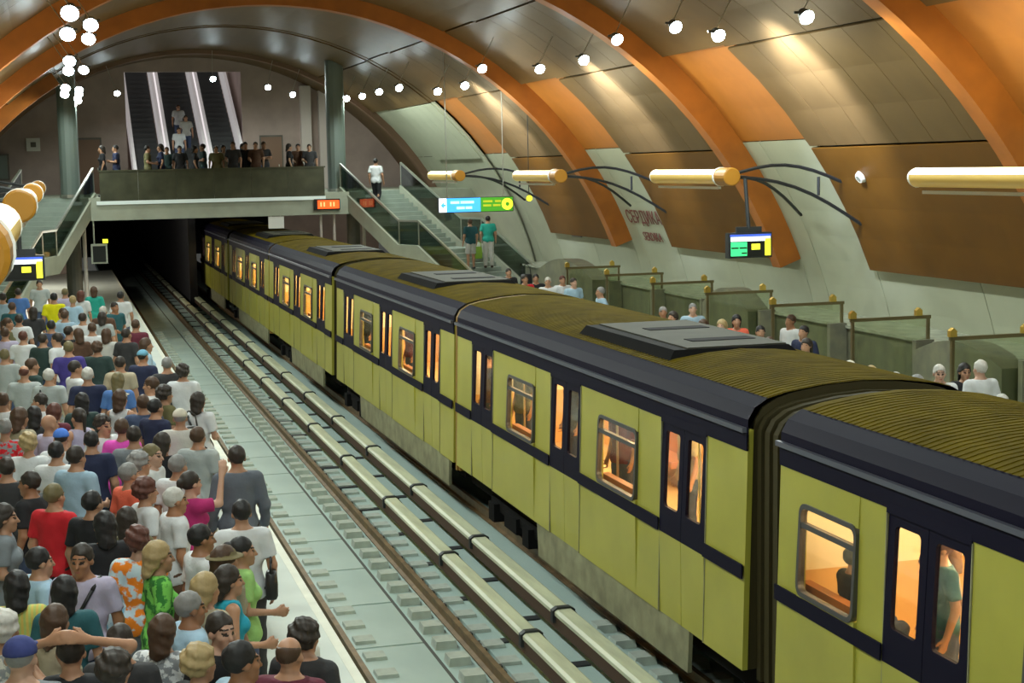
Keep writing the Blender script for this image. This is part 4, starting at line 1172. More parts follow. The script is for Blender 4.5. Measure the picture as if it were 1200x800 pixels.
def skin_post(yaw):
    def f(C):
        x = C[:, 0] - HEAD[0]; y = C[:, 1] - HEAD[1]; z = C[:, 2] - HEAD[2]
        x, y = x * math.cos(yaw) + y * math.sin(yaw), -x * math.sin(yaw) + y * math.cos(yaw)
        out = np.zeros(len(C), int)
        for s in (-1, 1):
            out[(np.abs(x - s * .031) < .0165) & (np.abs(z - .004) < .0085) & (y > .055)] = 1
            out[(np.abs(x - s * .032) < .022) & (np.abs(z - .033) < .0065) & (y > .055)] = 1
        out[(np.abs(x) < .022) & (np.abs(z + .066) < .008) & (y > .07)] = 2
        return out
    return f
PM = {}
def body_mesh(sex, arms, legs, yaw, lod):
    key = ('body', sex, arms, legs, yaw, lod)
    if key in PM: return PM[key]
    h = .0125 if lod == 0 else .024
    F = Field(*bnd(arms, legs), h)
    A, Lg = limbs(sex, arms, legs)
    torso(F, sex)
    F.cap((0, -.012, 1.40), (0, .002, 1.53), .068, .052 if sex == 'm' else .046, 1.0, .04)
    for s, (a, e, w) in zip((-1, 1), A):
        q = 0.86 if sex == 'f' else 1.0
        F.cap(a, e, .051 * q, .041 * q, 1, .03); F.cap(e, w, .042 * q, .029 * q, 1, .02)
        hand(F, e, w, s)
    for hp, kn, an in Lg:
        F.cap(hp, kn, .086, .056, 1, .03); F.cap(kn, an, .056, .040, 1, .025)
        F.ell((an[0] * .6 + kn[0] * .4, an[1] * .4 + kn[1] * .6 - .018, an[2] * .35 + kn[2] * .65), (.047, .052, .11), .03)
        F.cap((an[0], an[1] - .03, an[2] - .045), (an[0] * 1.1, an[1] + .15, an[2] - .05), .036, .030, 1, .03)
    head_field(F, R8(yaw))
    PM[key] = F.mesh('person_body', ['skin', 'eye_dark', 'lip'], skin_post(R8(yaw)))
    return PM[key]
def shirt_mesh(sex, arms, style, lod):
    """style: tee, long, tank, dress"""
    key = ('shirt', sex, arms, style, lod)
    if key in PM: return PM[key]
    h = .0145 if lod == 0 else .026
    F = Field((-.47, -.26, .40 if style == 'dress' else .80), (.47, .42, 1.72 if arms in ('head', 'wave') else 1.56), h)
    A, Lg = limbs(sex, arms, 'stand')
    torso(F, sex, .016, .035)
    F.cap((-.05, 0, .93), (.05, 0, .93), .135, .135, 1.05, .04)
    for a, e, w in A:
        a = np.array(a); e = np.array(e); w = np.array(w)
        if style == 'long':
            F.cap(a, e, .066, .056, 1, .03); F.cap(e, e + (w - e) * .93, .056, .043, 1, .02, cut_b=True)
        elif style != 'tank':
            F.cap(a, a + (e - a) * .72, .068, .066, 1, .035, cut_b=True)
    if style == 'dress': F.cap((0, 0, 1.0), (0, 0, .52), .135, .225, 1.15, .05, cut_b=True)
    def cl(X, Y, Z):
        neck = .078 - np.sqrt((X / 1.1) ** 2 + (Y - .025) ** 2 + ((Z - 1.515) / 1.15) ** 2)
        d = np.maximum(neck, Z - 1.475)
        if style == 'tank': d = np.maximum(d, np.maximum(np.abs(X) - .125 - np.clip(1.36 - Z, 0, .06), -(1.36 - Z) * 0 - 9))
        if style != 'dress': d = np.maximum(d, .865 + .012 * np.sin(X * 40) - Z)
        return d
    if arms not in ('head', 'wave'): F.clip(cl)
    else: F.clip(lambda X, Y, Z: np.maximum(.865 - Z, np.maximum(.078 - np.sqrt(X ** 2 + (Y - .025) ** 2 + ((Z - 1.515) / 1.15) ** 2), np.where(np.abs(X) < .12, Z - 1.475, -9))))
    g = np.meshgrid(*F.ax, indexing='ij')
    F.V = F.V + .0045 * np.sin(g[2] * 38 + 3.0 * np.sin(g[0] * 14 + g[1] * 9)) * np.clip((1.4 - g[2]) * 4, 0, 1)
    PM[key] = F.mesh('shirt', ['cloth'])
    return PM[key]
def legs_mesh(sex, legs, style, lod):
    key = ('legs', sex, legs, style, lod)
    if key in PM: return PM[key]
    h = .0155 if lod == 0 else .027
    F = Field((-.30, -.36 if legs == 'walk' else -.20, .02), (.30, .62 if legs == 'sit' else .34, 1.08), h)
    A, Lg = limbs(sex, 'down', legs)
    F.cap((-.07, 0, .95), (.07, 0, .95), .122, .122, 1.0, .03); F.cap((0, 0, .97), (0, 0, 1.04), .142, .142, 1.30, .03)
    if style == 'skirt': F.cap((0, 0, .98), (0, 0, .50), .135, .22, 1.15, .04, cut_b=True)
    for hp, kn, an in Lg:
        hp, kn, an = map(np.array, (hp, kn, an))
        if style == 'skirt': continue
        if style == 'shorts': F.cap(hp, hp + (kn - hp) * .92, .104, .092, 1, .02, cut_b=True)
        else:
            F.cap(hp, kn, .103, .078, 1, .02); F.cap(kn, kn + (an - kn) * 1.02, .078, .066, 1, .02, cut_b=True)
    F.clip(lambda X, Y, Z: Z - 1.0)
    g = np.meshgrid(*F.ax, indexing='ij')
    F.V = F.V + .004 * np.sin(g[2] * 45 + 2 * np.sin(g[0] * 20))
    PM[key] = F.mesh('trousers', ['cloth'])
    return PM[key]
def shoes_mesh(legs, lod):
    key = ('shoes', legs, lod)
    if key in PM: return PM[key]
    F = Field((-.22, -.40, -.005), (.22, .70, .60), .016 if lod == 0 else .026)
    A, Lg = limbs('m', 'down', legs)
    for hp, kn, an in Lg:
        b = an[2] - .085
        F.cap((an[0], an[1] - .045, b + .045), (an[0] * 1.12, an[1] + .165, b + .038), .048, .042, 1, .02)
    F.clip(lambda X, Y, Z: .002 - Z)
    PM[key] = F.mesh('shoes', ['leather'])
    return PM[key]
def hair_mesh(style, lod):
    key = ('hair', style, lod)
    if key in PM: return PM[key]
    h = .0105 if lod == 0 else .02
    F = Field((-.15, -.21, -.40 if style == 'long' else -.20), (.15, .20, .20), h)
    def front(X, Y, Z): return .75 * Y - .66 * Z - .017
    if style in ('cap', 'sunhat'):
        F.ell((0, -.012, .045), (.090, .108, .088), .01)
        F.clip(lambda X, Y, Z: .030 - Z - .1 * Y)
        if style == 'cap': F.ell((0, .125, .048), (.066, .062, .010), .012)
        else: F.ell((0, -.005, .045), (.145, .165, .012), .02)
    else:
        inf = {'short': .0, 'bald': -.006, 'curly': .016, 'bob': .008, 'long': .006, 'bun': .0, 'tail': .0}[style]
        F.ell((0, -.018, .037), (.083, .102, .095), .01, inf)
        if style in ('bob', 'long'):
            L = -.115 if style == 'bob' else -.31
            F.cap((0, -.045, .0), (0, -.075, L), .090, .078 if style == 'bob' else .062, 1.15, .03)
        F.clip(front)
        lowz = {'short': -.055, 'bald': -.06, 'curly': -.075, 'bob': -.17, 'long': -.38, 'bun': -.06, 'tail': -.06}[style]
        F.clip(lambda X, Y, Z: lowz - Z)
        if style == 'bald': F.clip(lambda X, Y, Z: Z - .062 + .25 * np.clip(Y, -.1, .1))
        if style == 'bun': F.ell((0, -.125, .055), (.042, .04, .042), .015)
        if style == 'tail': F.ell((0, -.115, .04), (.03, .03, .03), .015); F.cap((0, -.13, .03), (0, -.13, -.15), .03, .016, 1, .015)
        if style in ('curly', 'bob', 'long', 'short'):
            g = np.meshgrid(*F.ax, indexing='ij'); a = .007 if style == 'curly' else .0025
            F.V = F.V + a * (np.sin(g[0] * 95) * np.sin(g[1] * 90 + 1) + np.sin(g[2] * 85 + g[0] * 40))
    PM[key] = F.mesh('hair', ['hair'])
    return PM[key]

SKIN = {'pale': (.60, .36, .25), 'mid': (.50, .27, .16), 'tan': (.38, .18, .09)}
HAIRC = {'black': (.010, .009, .009), 'dark': (.028, .020, .014), 'brown': (.075, .038, .018), 'auburn': (.11, .035, .022), 'blond': (.42, .31, .14), 'grey': (.25, .25, .24), 'white': (.58, .57, .52), 'olive': (.17, .14, .06), 'navy': (.035, .05, .20), 'sky': (.16, .42, .58), 'blue': (.07, .22, .75), 'cream': (.66, .62, .50)}
SHIRTC = {'white': (.72, .75, .76), 'offwhite': (.60, .60, .55), 'palegrey': (.42, .47, .46), 'grey': (.22, .25, .27), 'slate': (.125, .145, .175), 'lightblue': (.36, .52, .64), 'skyblue': (.42, .62, .78), 'blue': (.08, .20, .50), 'navy': (.018, .026, .072), 'purple': (.055, .04, .24), 'black': (.012, .013, .016), 'charcoal': (.035, .036, .038), 'red': (.62, .012, .022), 'coral': (.85, .15, .08), 'orange': (.82, .22, .01), 'yellow': (.80, .76, .0), 'teal': (.02, .40, .31), 'darkteal': (.02, .11, .13), 'darkgreen': (.022, .05, .045), 'lime': (.36, .66, .20), 'green': (.20, .62, .10), 'pink': (.85, .09, .55), 'magenta': (.45, .02, .15), 'lavender': (.50, .46, .62), 'beige': (.48, .42, .29), 'khaki': (.36, .33, .22), 'olive': (.14, .13, .05), 'brown': (.11, .055, .03), 'cyan': (.02, .38, .52), 'gold': (.62, .46, .10), 'denim': (.06, .09, .17), 'maroon': (.14, .02, .04)}
def colour(o, c):
    o.color = (*c, 1.0); return o
N_PEOPLE = [0]
def person(x, y, z, face, label, sex='m', arms='down', legs='stand', yaw=0, top='tee', topc='white', topm=None, low='trousers', lowc='denim', hair='short', hairc='dark', skin='mid', h=1.0, lod=None, group=None):
    """face: 0 looks away down the platform, 90 to the tracks, 180 to the viewer"""
    if lod is None: lod = 0 if math.hypot(x, y) < 27 else 1
    yaw = {0: 0}.get(yaw, yaw)
    o = obj_from('person', body_mesh(sex, arms, legs, yaw, lod), None, (x, y, z), -R8(face))
    j = rnd.uniform(.9, 1.1)
    colour(o, tuple(c * j for c in SKIN[skin])); o.scale = (h, h, h)
    tag(o, label, 'person', group)
    s = colour(obj_from('dress' if top == 'dress' else 'shirt', shirt_mesh(sex, arms, top, lod), o), SHIRTC[topc])
    if topm:
        s.material_slots[0].link = 'OBJECT'; s.material_slots[0].material = M[topm]
    if top != 'dress':
        colour(obj_from({'trousers': 'trousers', 'shorts': 'shorts', 'skirt': 'skirt'}[low], legs_mesh(sex, legs, low, lod), o), SHIRTC[lowc])
    colour(obj_from('shoes', shoes_mesh(legs, lod), o), rnd.choice([(.02, .02, .02), (.06, .04, .03), (.35, .33, .30)]))
    if hair != 'none':
        hs = hair.replace('short+', 'bald+').split('+')
        for q, st in enumerate(hs):
            hc = hairc.split('+')[q] if '+' in hairc else hairc
            ho = colour(obj_from('cap' if st in ('cap', 'sunhat') else 'hair', hair_mesh(st, lod), o, HEAD, R8(yaw)), HAIRC[hc])
            if st in ('cap', 'sunhat'): ho.material_slots[0].link = 'OBJECT'; ho.material_slots[0].material = M['cloth']
    N_PEOPLE[0] += 1
    return o

# who stands where: x, y, floor level, facing, description, height, looks
CROWD = [
    (-0.35, 10.52, 0.00, 15, 'person in grey T-shirt wearing a navy cap, at the bottom left corner', 1.190, {'hair': 'short+cap', 'hairc': 'grey+navy', 'topc': 'grey', 'skin': 'pale', 'group': 'crowd on the near platform'}),
    (-0.04, 10.90, 0.00, 10, 'person in black top with both hands raised to the head, bottom left', 1.126, {'arms': 'head', 'topc': 'black', 'top': 'tank', 'sex': 'f', 'hair': 'short', 'hairc': 'dark', 'skin': 'mid', 'group': 'crowd on the near platform'}),
    (-0.15, 12.07, 0.00, 60, 'person with long brown hair in beige top, behind the raised arms', 1.066, {'sex': 'f', 'hair': 'long', 'hairc': 'brown', 'topc': 'beige', 'top': 'tank', 'yaw': 30, 'group': 'crowd on the near platform'}),
    (-0.43, 13.08, 0.00, 5, 'person with black bob in yellow and green striped top, left edge', 1.084, {'sex': 'f', 'hair': 'bob', 'hairc': 'black', 'topc': 'gold', 'topm': 'cloth_stripe', 'group': 'crowd on the near platform'}),
    (-0.28, 14.03, 0.00, 70, 'person with dark hair in pale blue shirt, just below the red-shirted man', 1.066, {'hair': 'short', 'hairc': 'black', 'topc': 'skyblue', 'group': 'crowd on the near platform'}),
    (-0.07, 12.71, 0.00, 5, 'person with long black hair seen from behind, beside the lavender shirt', 1.096, {'sex': 'f', 'hair': 'long', 'hairc': 'black', 'topc': 'darkteal', 'group': 'crowd on the near platform'}),
    (0.08, 13.66, 0.00, 200, 'man in open lavender shirt facing the camera with a dark bag strap', 1.114, {'hair': 'short', 'hairc': 'dark', 'topc': 'lavender', 'skin': 'tan', 'yaw': 0, 'lowc': 'navy', 'group': 'crowd on the near platform'}),
    (0.56, 14.34, 0.00, 10, 'woman with short auburn hair in orange and blue printed top', 1.090, {'sex': 'f', 'hair': 'curly', 'hairc': 'auburn', 'topc': 'orange', 'topm': 'cloth_print', 'lowc': 'grey', 'skin': 'pale', 'group': 'crowd on the near platform'}),
    (0.29, 11.27, 0.00, 20, 'person with dark hair in charcoal shirt, below the orange printed top', 1.084, {'hair': 'short', 'hairc': 'dark', 'topc': 'charcoal', 'group': 'crowd on the near platform'}),
    (0.22, 10.45, 0.00, 30, 'person with greying dark hair at the bottom edge, beside raised arms', 1.114, {'hair': 'curly', 'hairc': 'dark', 'topc': 'white', 'group': 'crowd on the near platform'}),
    (0.60, 11.63, 0.00, 25, 'person with brown bob in white and grey speckled shirt, bottom centre', 1.048, {'sex': 'f', 'hair': 'bob', 'hairc': 'brown', 'topc': 'white', 'topm': 'cloth_speckle', 'group': 'crowd on the near platform'}),
    (0.77, 10.67, 0.00, 55, 'person with curly blond-grey hair at the bottom edge', 1.066, {'sex': 'f', 'hair': 'curly', 'hairc': 'blond', 'topc': 'black', 'group': 'crowd on the near platform'}),
    (0.82, 12.07, 0.00, 75, 'grey-haired man in pale blue shirt with navy collar looking right', 1.072, {'hair': 'short', 'hairc': 'grey', 'topc': 'skyblue', 'skin': 'tan', 'group': 'crowd on the near platform'}),
    (0.97, 11.23, 0.00, 150, 'man in black shirt whose face turns towards the camera', 1.102, {'hair': 'short', 'hairc': 'dark', 'topc': 'black', 'skin': 'pale', 'group': 'crowd on the near platform'}),
    (1.00, 10.22, 0.00, 70, 'man with black hair in light blue shirt at the bottom edge', 1.144, {'hair': 'short', 'hairc': 'black', 'topc': 'lightblue', 'skin': 'tan', 'group': 'crowd on the near platform'}),
    (1.36, 10.56, 0.00, 30, 'balding man in dark purple shirt at the bottom, nearest the tracks', 1.084, {'hair': 'bald', 'hairc': 'brown', 'topc': 'maroon', 'skin': 'mid', 'group': 'crowd on the near platform'}),
    (1.53, 11.04, 0.00, 40, 'person with dark hair and dark clothes beside the balding man', 1.066, {'hair': 'curly', 'hairc': 'dark', 'topc': 'charcoal', 'group': 'crowd on the near platform'}),
    (1.20, 12.99, 0.00, 80, 'woman with long dark hair in cyan and black top facing the tracks', 1.042, {'sex': 'f', 'hair': 'long', 'hairc': 'dark', 'topc': 'cyan', 'top': 'tank', 'skin': 'mid', 'arms': 'bag', 'group': 'crowd on the near platform'}),
    (1.41, 13.91, 0.00, 85, 'woman in lime green floral top with a white carrier bag', 1.054, {'sex': 'f', 'hair': 'bun', 'hairc': 'black', 'topc': 'lime', 'topm': None, 'arms': 'bag', 'skin': 'mid', 'group': 'crowd on the near platform'}),
    (1.56, 15.19, 0.00, 0, 'person with black hair in white T-shirt seen from behind, by the platform edge', 1.090, {'hair': 'short', 'hairc': 'black', 'topc': 'white', 'lowc': 'charcoal', 'group': 'crowd on the near platform'}),
    (1.79, 17.71, 0.00, 0, 'broad man in slate grey jacket with his back to the camera, near the edge', 1.145, {'hair': 'short', 'hairc': 'dark', 'topc': 'slate', 'top': 'long', 'lowc': 'charcoal', 'group': 'crowd on the near platform'}),
    (1.09, 14.25, 0.00, 75, 'man with black hair in white shirt looking right, centre of the crowd', 1.090, {'hair': 'short', 'hairc': 'black', 'topc': 'white', 'skin': 'tan', 'group': 'crowd on the near platform'}),
    (0.99, 16.04, 0.00, 75, 'white-haired man in white short-sleeved shirt looking right', 1.090, {'hair': 'short', 'hairc': 'white', 'topc': 'white', 'skin': 'tan', 'lowc': 'brown', 'group': 'crowd on the near platform'}),
    (0.74, 16.63, 0.00, 70, 'woman with auburn hair in pale lavender and white top', 1.090, {'sex': 'f', 'hair': 'curly', 'hairc': 'auburn', 'topc': 'white', 'skin': 'mid', 'group': 'crowd on the near platform'}),
    (0.62, 17.61, 0.00, 60, 'person in bright coral top, half hidden in the crowd', 1.090, {'sex': 'f', 'hair': 'short', 'hairc': 'grey', 'topc': 'coral', 'group': 'crowd on the near platform'}),
    (0.51, 15.38, 0.00, 5, 'person with dark bob and olive top seen from behind, above the orange print', 1.072, {'sex': 'f', 'hair': 'bob', 'hairc': 'dark', 'topc': 'olive', 'group': 'crowd on the near platform'}),
    (0.30, 14.95, 0.00, 350, 'person with black hair and pale trousers, right of the red shirt', 1.108, {'sex': 'f', 'hair': 'bob', 'hairc': 'black', 'topc': 'black', 'lowc': 'white', 'group': 'crowd on the near platform'}),
    (0.09, 18.61, 0.00, 40, 'man in light blue shirt and black trousers carrying a bag', 1.123, {'hair': 'short', 'hairc': 'dark', 'topc': 'lightblue', 'lowc': 'black', 'arms': 'bag', 'group': 'crowd on the near platform'}),
    (0.29, 20.00, 0.00, 10, 'man with black hair in navy T-shirt, beside the light blue shirt', 1.090, {'hair': 'short', 'hairc': 'black', 'topc': 'navy', 'lowc': 'black', 'group': 'crowd on the near platform'}),
    (-0.15, 16.70, 0.00, 40, 'man with short blond-grey hair in a bright red T-shirt', 1.090, {'hair': 'short', 'hairc': 'olive', 'topc': 'red', 'lowc': 'charcoal', 'skin': 'mid', 'group': 'crowd on the near platform'}),
    (-0.38, 17.50, 0.00, 300, 'person with tan face and dark top looking left, beside the red shirt', 1.090, {'hair': 'short', 'hairc': 'dark', 'topc': 'black', 'skin': 'tan', 'group': 'crowd on the near platform'}),
    (-0.65, 18.48, 0.00, 5, 'person in black T-shirt at the left edge, level with the red shirt', 1.090, {'hair': 'short', 'hairc': 'dark', 'topc': 'charcoal', 'group': 'crowd on the near platform'}),
    (1.16, 17.92, 0.00, 40, 'grey-haired person in white top behind the white-haired man', 1.090, {'hair': 'short', 'hairc': 'grey', 'topc': 'white', 'group': 'crowd on the near platform'}),
    (1.54, 19.82, 0.00, 30, 'person in pale grey shirt with dark hair, near the platform edge', 1.090, {'hair': 'short', 'hairc': 'brown', 'topc': 'palegrey', 'lowc': 'khaki', 'group': 'crowd on the near platform'}),
    (1.21, 16.88, 0.00, 60, 'person raising one arm, magenta top, between two white shirts', 1.090, {'sex': 'f', 'arms': 'wave', 'hair': 'tail', 'hairc': 'dark', 'topc': 'magenta', 'skin': 'pale', 'group': 'crowd on the near platform'}),
    (0.69, 13.70, 0.00, 80, 'blond woman in green and white floral dress', 1.090, {'sex': 'f', 'hair': 'bob', 'hairc': 'blond', 'topc': 'green', 'topm': 'cloth_floral', 'top': 'dress', 'skin': 'mid', 'group': 'crowd on the near platform'}),
    (1.22, 13.47, 0.00, 60, 'person wearing a tan sun hat in front of the white T-shirt', 1.072, {'sex': 'f', 'hair': 'bob+sunhat', 'hairc': 'brown+olive', 'topc': 'khaki', 'group': 'crowd on the near platform'}),
    (0.98, 12.55, 0.00, 50, 'person with blond bob behind the grey-haired man', 1.078, {'sex': 'f', 'hair': 'bob', 'hairc': 'blond', 'topc': 'beige', 'group': 'crowd on the near platform'}),
    (-0.50, 11.68, 0.00, 40, 'white-haired person in patterned top at the left edge', 1.114, {'sex': 'f', 'hair': 'curly', 'hairc': 'white', 'topc': 'offwhite', 'topm': 'cloth_speckle', 'group': 'crowd on the near platform'}),
    (0.21, 16.17, 0.00, 40, 'person in dark top holding a dark bag, right of the red shirt', 1.090, {'hair': 'short', 'hairc': 'black', 'topc': 'black', 'lowc': 'black', 'group': 'crowd on the near platform'}),
    (1.81, 22.96, 0.00, 30, 'person with dark hair in white top with a black strap, at the platform edge', 1.090, {'sex': 'f', 'hair': 'bob', 'hairc': 'dark', 'topc': 'white', 'arms': 'bag', 'group': 'crowd on the near platform'}),
    (1.45, 21.44, 0.00, 10, 'person in white cap and white shirt seen from behind', 1.090, {'hair': 'short+cap', 'hairc': 'grey+cream', 'topc': 'offwhite', 'group': 'crowd on the near platform'}),
    (1.40, 23.88, 0.00, 60, 'woman with big curly dark brown hair in olive top', 1.090, {'sex': 'f', 'hair': 'curly', 'hairc': 'dark', 'topc': 'olive', 'skin': 'mid', 'group': 'crowd on the near platform'}),
    (1.86, 26.43, 0.00, 20, 'person with brown hair in white shirt by the platform edge', 1.090, {'hair': 'curly', 'hairc': 'dark', 'topc': 'white', 'group': 'crowd on the near platform'}),
    (1.69, 27.61, 0.00, 0, 'person with grey hair standing right at the platform edge', 1.090, {'hair': 'short', 'hairc': 'grey', 'topc': 'charcoal', 'group': 'crowd on the near platform'}),
    (1.36, 28.96, 0.00, 30, 'man in sky blue cap and navy shirt', 1.090, {'hair': 'short+cap', 'hairc': 'dark+sky', 'topc': 'navy', 'lowc': 'denim', 'group': 'crowd on the near platform'}),
    (1.52, 30.96, 0.00, 80, 'person with brown hair in light blue top behind the sky blue cap', 1.090, {'sex': 'f', 'hair': 'bob', 'hairc': 'brown', 'topc': 'skyblue', 'group': 'crowd on the near platform'}),
    (1.53, 35.08, 0.00, 20, 'person in dark maroon top near the edge, behind the sky blue cap', 1.090, {'hair': 'short', 'hairc': 'brown', 'topc': 'maroon', 'group': 'crowd on the near platform'}),
    (1.10, 19.54, 0.00, 30, 'woman with long dark brown hair in black top, mid crowd', 1.090, {'sex': 'f', 'hair': 'long', 'hairc': 'dark', 'topc': 'black', 'group': 'crowd on the near platform'}),
    (0.93, 18.75, 0.00, 120, 'pale-faced person half turned to the camera, mid crowd', 1.090, {'sex': 'f', 'hair': 'short', 'hairc': 'olive', 'topc': 'white', 'skin': 'pale', 'group': 'crowd on the near platform'}),
    (0.76, 18.25, 0.00, 70, 'person with curly grey hair looking right, mid crowd', 1.090, {'hair': 'curly', 'hairc': 'grey', 'topc': 'palegrey', 'group': 'crowd on the near platform'}),
    (1.19, 22.53, 0.00, 50, 'person in navy polo shirt behind the long dark hair', 1.090, {'hair': 'short', 'hairc': 'black', 'topc': 'navy', 'group': 'crowd on the near platform'}),
    (1.06, 23.02, 0.00, 10, 'person in dark blue shirt beside the navy polo', 1.090, {'hair': 'short', 'hairc': 'brown', 'topc': 'denim', 'group': 'crowd on the near platform'}),
    (0.68, 20.81, 0.00, 20, 'woman in bright pink top with brown hair', 1.096, {'sex': 'f', 'hair': 'short', 'hairc': 'brown', 'topc': 'pink', 'lowc': 'magenta', 'skin': 'mid', 'top': 'dress', 'arms': 'down', 'group': 'crowd on the near platform'}),
    (0.77, 23.68, 0.00, 30, 'woman in white cap and white tank top', 1.090, {'sex': 'f', 'hair': 'bob+cap', 'hairc': 'brown+cream', 'topc': 'white', 'top': 'tank', 'skin': 'mid', 'group': 'crowd on the near platform'}),
    (0.80, 20.19, 0.00, 10, 'person with dark hair beside the pink top', 1.090, {'hair': 'short', 'hairc': 'dark', 'topc': 'grey', 'group': 'crowd on the near platform'}),
    (0.46, 21.32, 0.00, 140, 'person with dark grey hair facing the camera in white shirt', 1.084, {'hair': 'curly', 'hairc': 'dark', 'topc': 'white', 'skin': 'mid', 'group': 'crowd on the near platform'}),
    (0.24, 23.55, 0.00, 0, 'person in dark green top with black hair, mid left crowd', 1.090, {'hair': 'bob', 'sex': 'f', 'hairc': 'black', 'topc': 'darkgreen', 'group': 'crowd on the near platform'}),
    (0.37, 26.05, 0.00, 0, 'broad person with white hair in navy shirt', 1.134, {'hair': 'short', 'hairc': 'white', 'topc': 'navy', 'lowc': 'black', 'group': 'crowd on the near platform'}),
    (0.12, 30.34, 0.00, 0, 'man in purple-navy T-shirt and beige trousers seen from behind', 1.134, {'hair': 'short', 'hairc': 'olive', 'topc': 'purple', 'lowc': 'beige', 'group': 'crowd on the near platform'}),
    (0.63, 30.77, 0.00, 10, 'person with brown hair in dark green shirt, beside the purple-navy T-shirt', 1.090, {'hair': 'curly', 'hairc': 'brown', 'topc': 'darkgreen', 'group': 'crowd on the near platform'}),
    (0.94, 28.08, 0.00, 20, 'person with dark grey hair left of the sky blue cap', 1.090, {'hair': 'short', 'hairc': 'dark', 'topc': 'beige', 'group': 'crowd on the near platform'}),
    (0.82, 25.77, 0.00, 15, 'person with olive-blond hair in blue top', 1.090, {'sex': 'f', 'hair': 'bob', 'hairc': 'olive', 'topc': 'blue', 'group': 'crowd on the near platform'}),
    (-0.22, 26.79, 0.00, 20, 'white-haired man in pale grey shirt with a bag strap', 1.090, {'hair': 'short', 'hairc': 'white', 'topc': 'palegrey', 'lowc': 'khaki', 'group': 'crowd on the near platform'}),
    (-0.61, 27.44, 0.00, 10, 'man with reddish brown hair in pale grey shirt', 1.090, {'hair': 'bald', 'hairc': 'auburn', 'topc': 'palegrey', 'skin': 'mid', 'group': 'crowd on the near platform'}),
    (-0.40, 22.53, 0.00, 5, 'person with black hair and charcoal top, left of the bald man', 1.084, {'hair': 'bob', 'sex': 'f', 'hairc': 'black', 'topc': 'charcoal', 'group': 'crowd on the near platform'}),
    (-0.14, 22.95, 0.00, 30, 'person with reddish dark hair in maroon top', 1.066, {'sex': 'f', 'hair': 'bob', 'hairc': 'auburn', 'topc': 'maroon', 'group': 'crowd on the near platform'}),
    (-0.21, 21.61, 0.00, 60, 'bald man in pale shirt, mid left crowd', 1.090, {'hair': 'none', 'topc': 'lavender', 'skin': 'mid', 'group': 'crowd on the near platform'}),
    (-0.06, 20.41, 0.00, 10, 'person in bright blue cap and white shirt', 1.084, {'hair': 'short+cap', 'hairc': 'dark+blue', 'topc': 'white', 'group': 'crowd on the near platform'}),
    (-0.12, 19.36, 0.00, 20, 'person with black hair in white shirt, below the bright blue cap', 1.090, {'hair': 'short', 'hairc': 'black', 'topc': 'white', 'group': 'crowd on the near platform'}),
    (-0.44, 20.05, 0.00, 10, 'person with cream-blond hair in white shirt, left crowd', 1.096, {'sex': 'f', 'hair': 'curly', 'hairc': 'blond', 'topc': 'white', 'group': 'crowd on the near platform'}),
    (-0.75, 21.47, 0.00, 10, 'person in red and white top at the left edge', 1.090, {'sex': 'f', 'hair': 'short', 'hairc': 'grey', 'topc': 'red', 'topm': 'cloth_speckle', 'group': 'crowd on the near platform'}),
    (-0.58, 22.05, 0.00, 40, 'person with golden brown bob, left crowd', 1.120, {'sex': 'f', 'hair': 'bob', 'hairc': 'brown', 'topc': 'khaki', 'group': 'crowd on the near platform'}),
    (0.18, 22.06, 0.00, 330, 'person with tan skin and bare arms, mid left crowd', 1.090, {'sex': 'f', 'hair': 'tail', 'hairc': 'dark', 'topc': 'lavender', 'top': 'tank', 'skin': 'mid', 'group': 'crowd on the near platform'}),
    (-0.85, 24.11, 0.00, 10, 'person in white shirt at the left edge, above the red and white top', 1.090, {'hair': 'short', 'hairc': 'brown', 'topc': 'white', 'group': 'crowd on the near platform'}),
    (-0.13, 42.98, 0.00, 0, 'man in bright yellow T-shirt with dark hair', 1.134, {'hair': 'short', 'hairc': 'black', 'topc': 'yellow', 'low': 'shorts', 'lowc': 'khaki', 'group': 'crowd on the near platform'}),
    (-1.40, 43.69, 0.00, 0, 'man in mid blue shirt at the far left edge', 1.134, {'hair': 'short', 'hairc': 'dark', 'topc': 'lightblue', 'group': 'crowd on the near platform'}),
    (-1.08, 46.39, 0.00, 0, 'person in blue top right of the mid blue shirt', 1.090, {'hair': 'short', 'hairc': 'dark', 'topc': 'blue', 'group': 'crowd on the near platform'}),
    (-0.54, 49.67, 0.00, 180, 'person in white and green top standing by the left stairs', 1.090, {'hair': 'short', 'hairc': 'dark', 'topc': 'palegrey', 'group': 'crowd on the near platform'}),
    (0.93, 45.91, 0.00, 0, 'woman in a teal green dress with brown hair', 1.090, {'sex': 'f', 'hair': 'long', 'hairc': 'brown', 'topc': 'teal', 'top': 'dress', 'skin': 'mid', 'group': 'crowd on the near platform'}),
    (1.55, 43.60, 0.00, 0, 'person with black hair in white top far down the platform edge', 1.090, {'hair': 'short', 'hairc': 'black', 'topc': 'white', 'group': 'crowd on the near platform'}),
    (1.27, 40.05, 0.00, 150, 'person in dark teal shirt holding a bag, near the far edge', 1.090, {'hair': 'short', 'hairc': 'dark', 'topc': 'darkteal', 'arms': 'bag', 'skin': 'tan', 'group': 'crowd on the near platform'}),
    (-0.73, 33.57, 0.00, 20, 'person with reddish hair in white shirt, far left crowd', 1.090, {'hair': 'short', 'hairc': 'auburn', 'topc': 'white', 'group': 'crowd on the near platform'}),
    (-1.10, 34.48, 0.00, 10, 'person with brown hair in lavender top, far left edge', 1.090, {'hair': 'short', 'hairc': 'brown', 'topc': 'lavender', 'group': 'crowd on the near platform'}),
    (-0.99, 30.21, 0.00, 10, 'person with olive hair in pale shirt at left edge, above the white shirt', 1.090, {'hair': 'short', 'hairc': 'olive', 'topc': 'palegrey', 'group': 'crowd on the near platform'}),
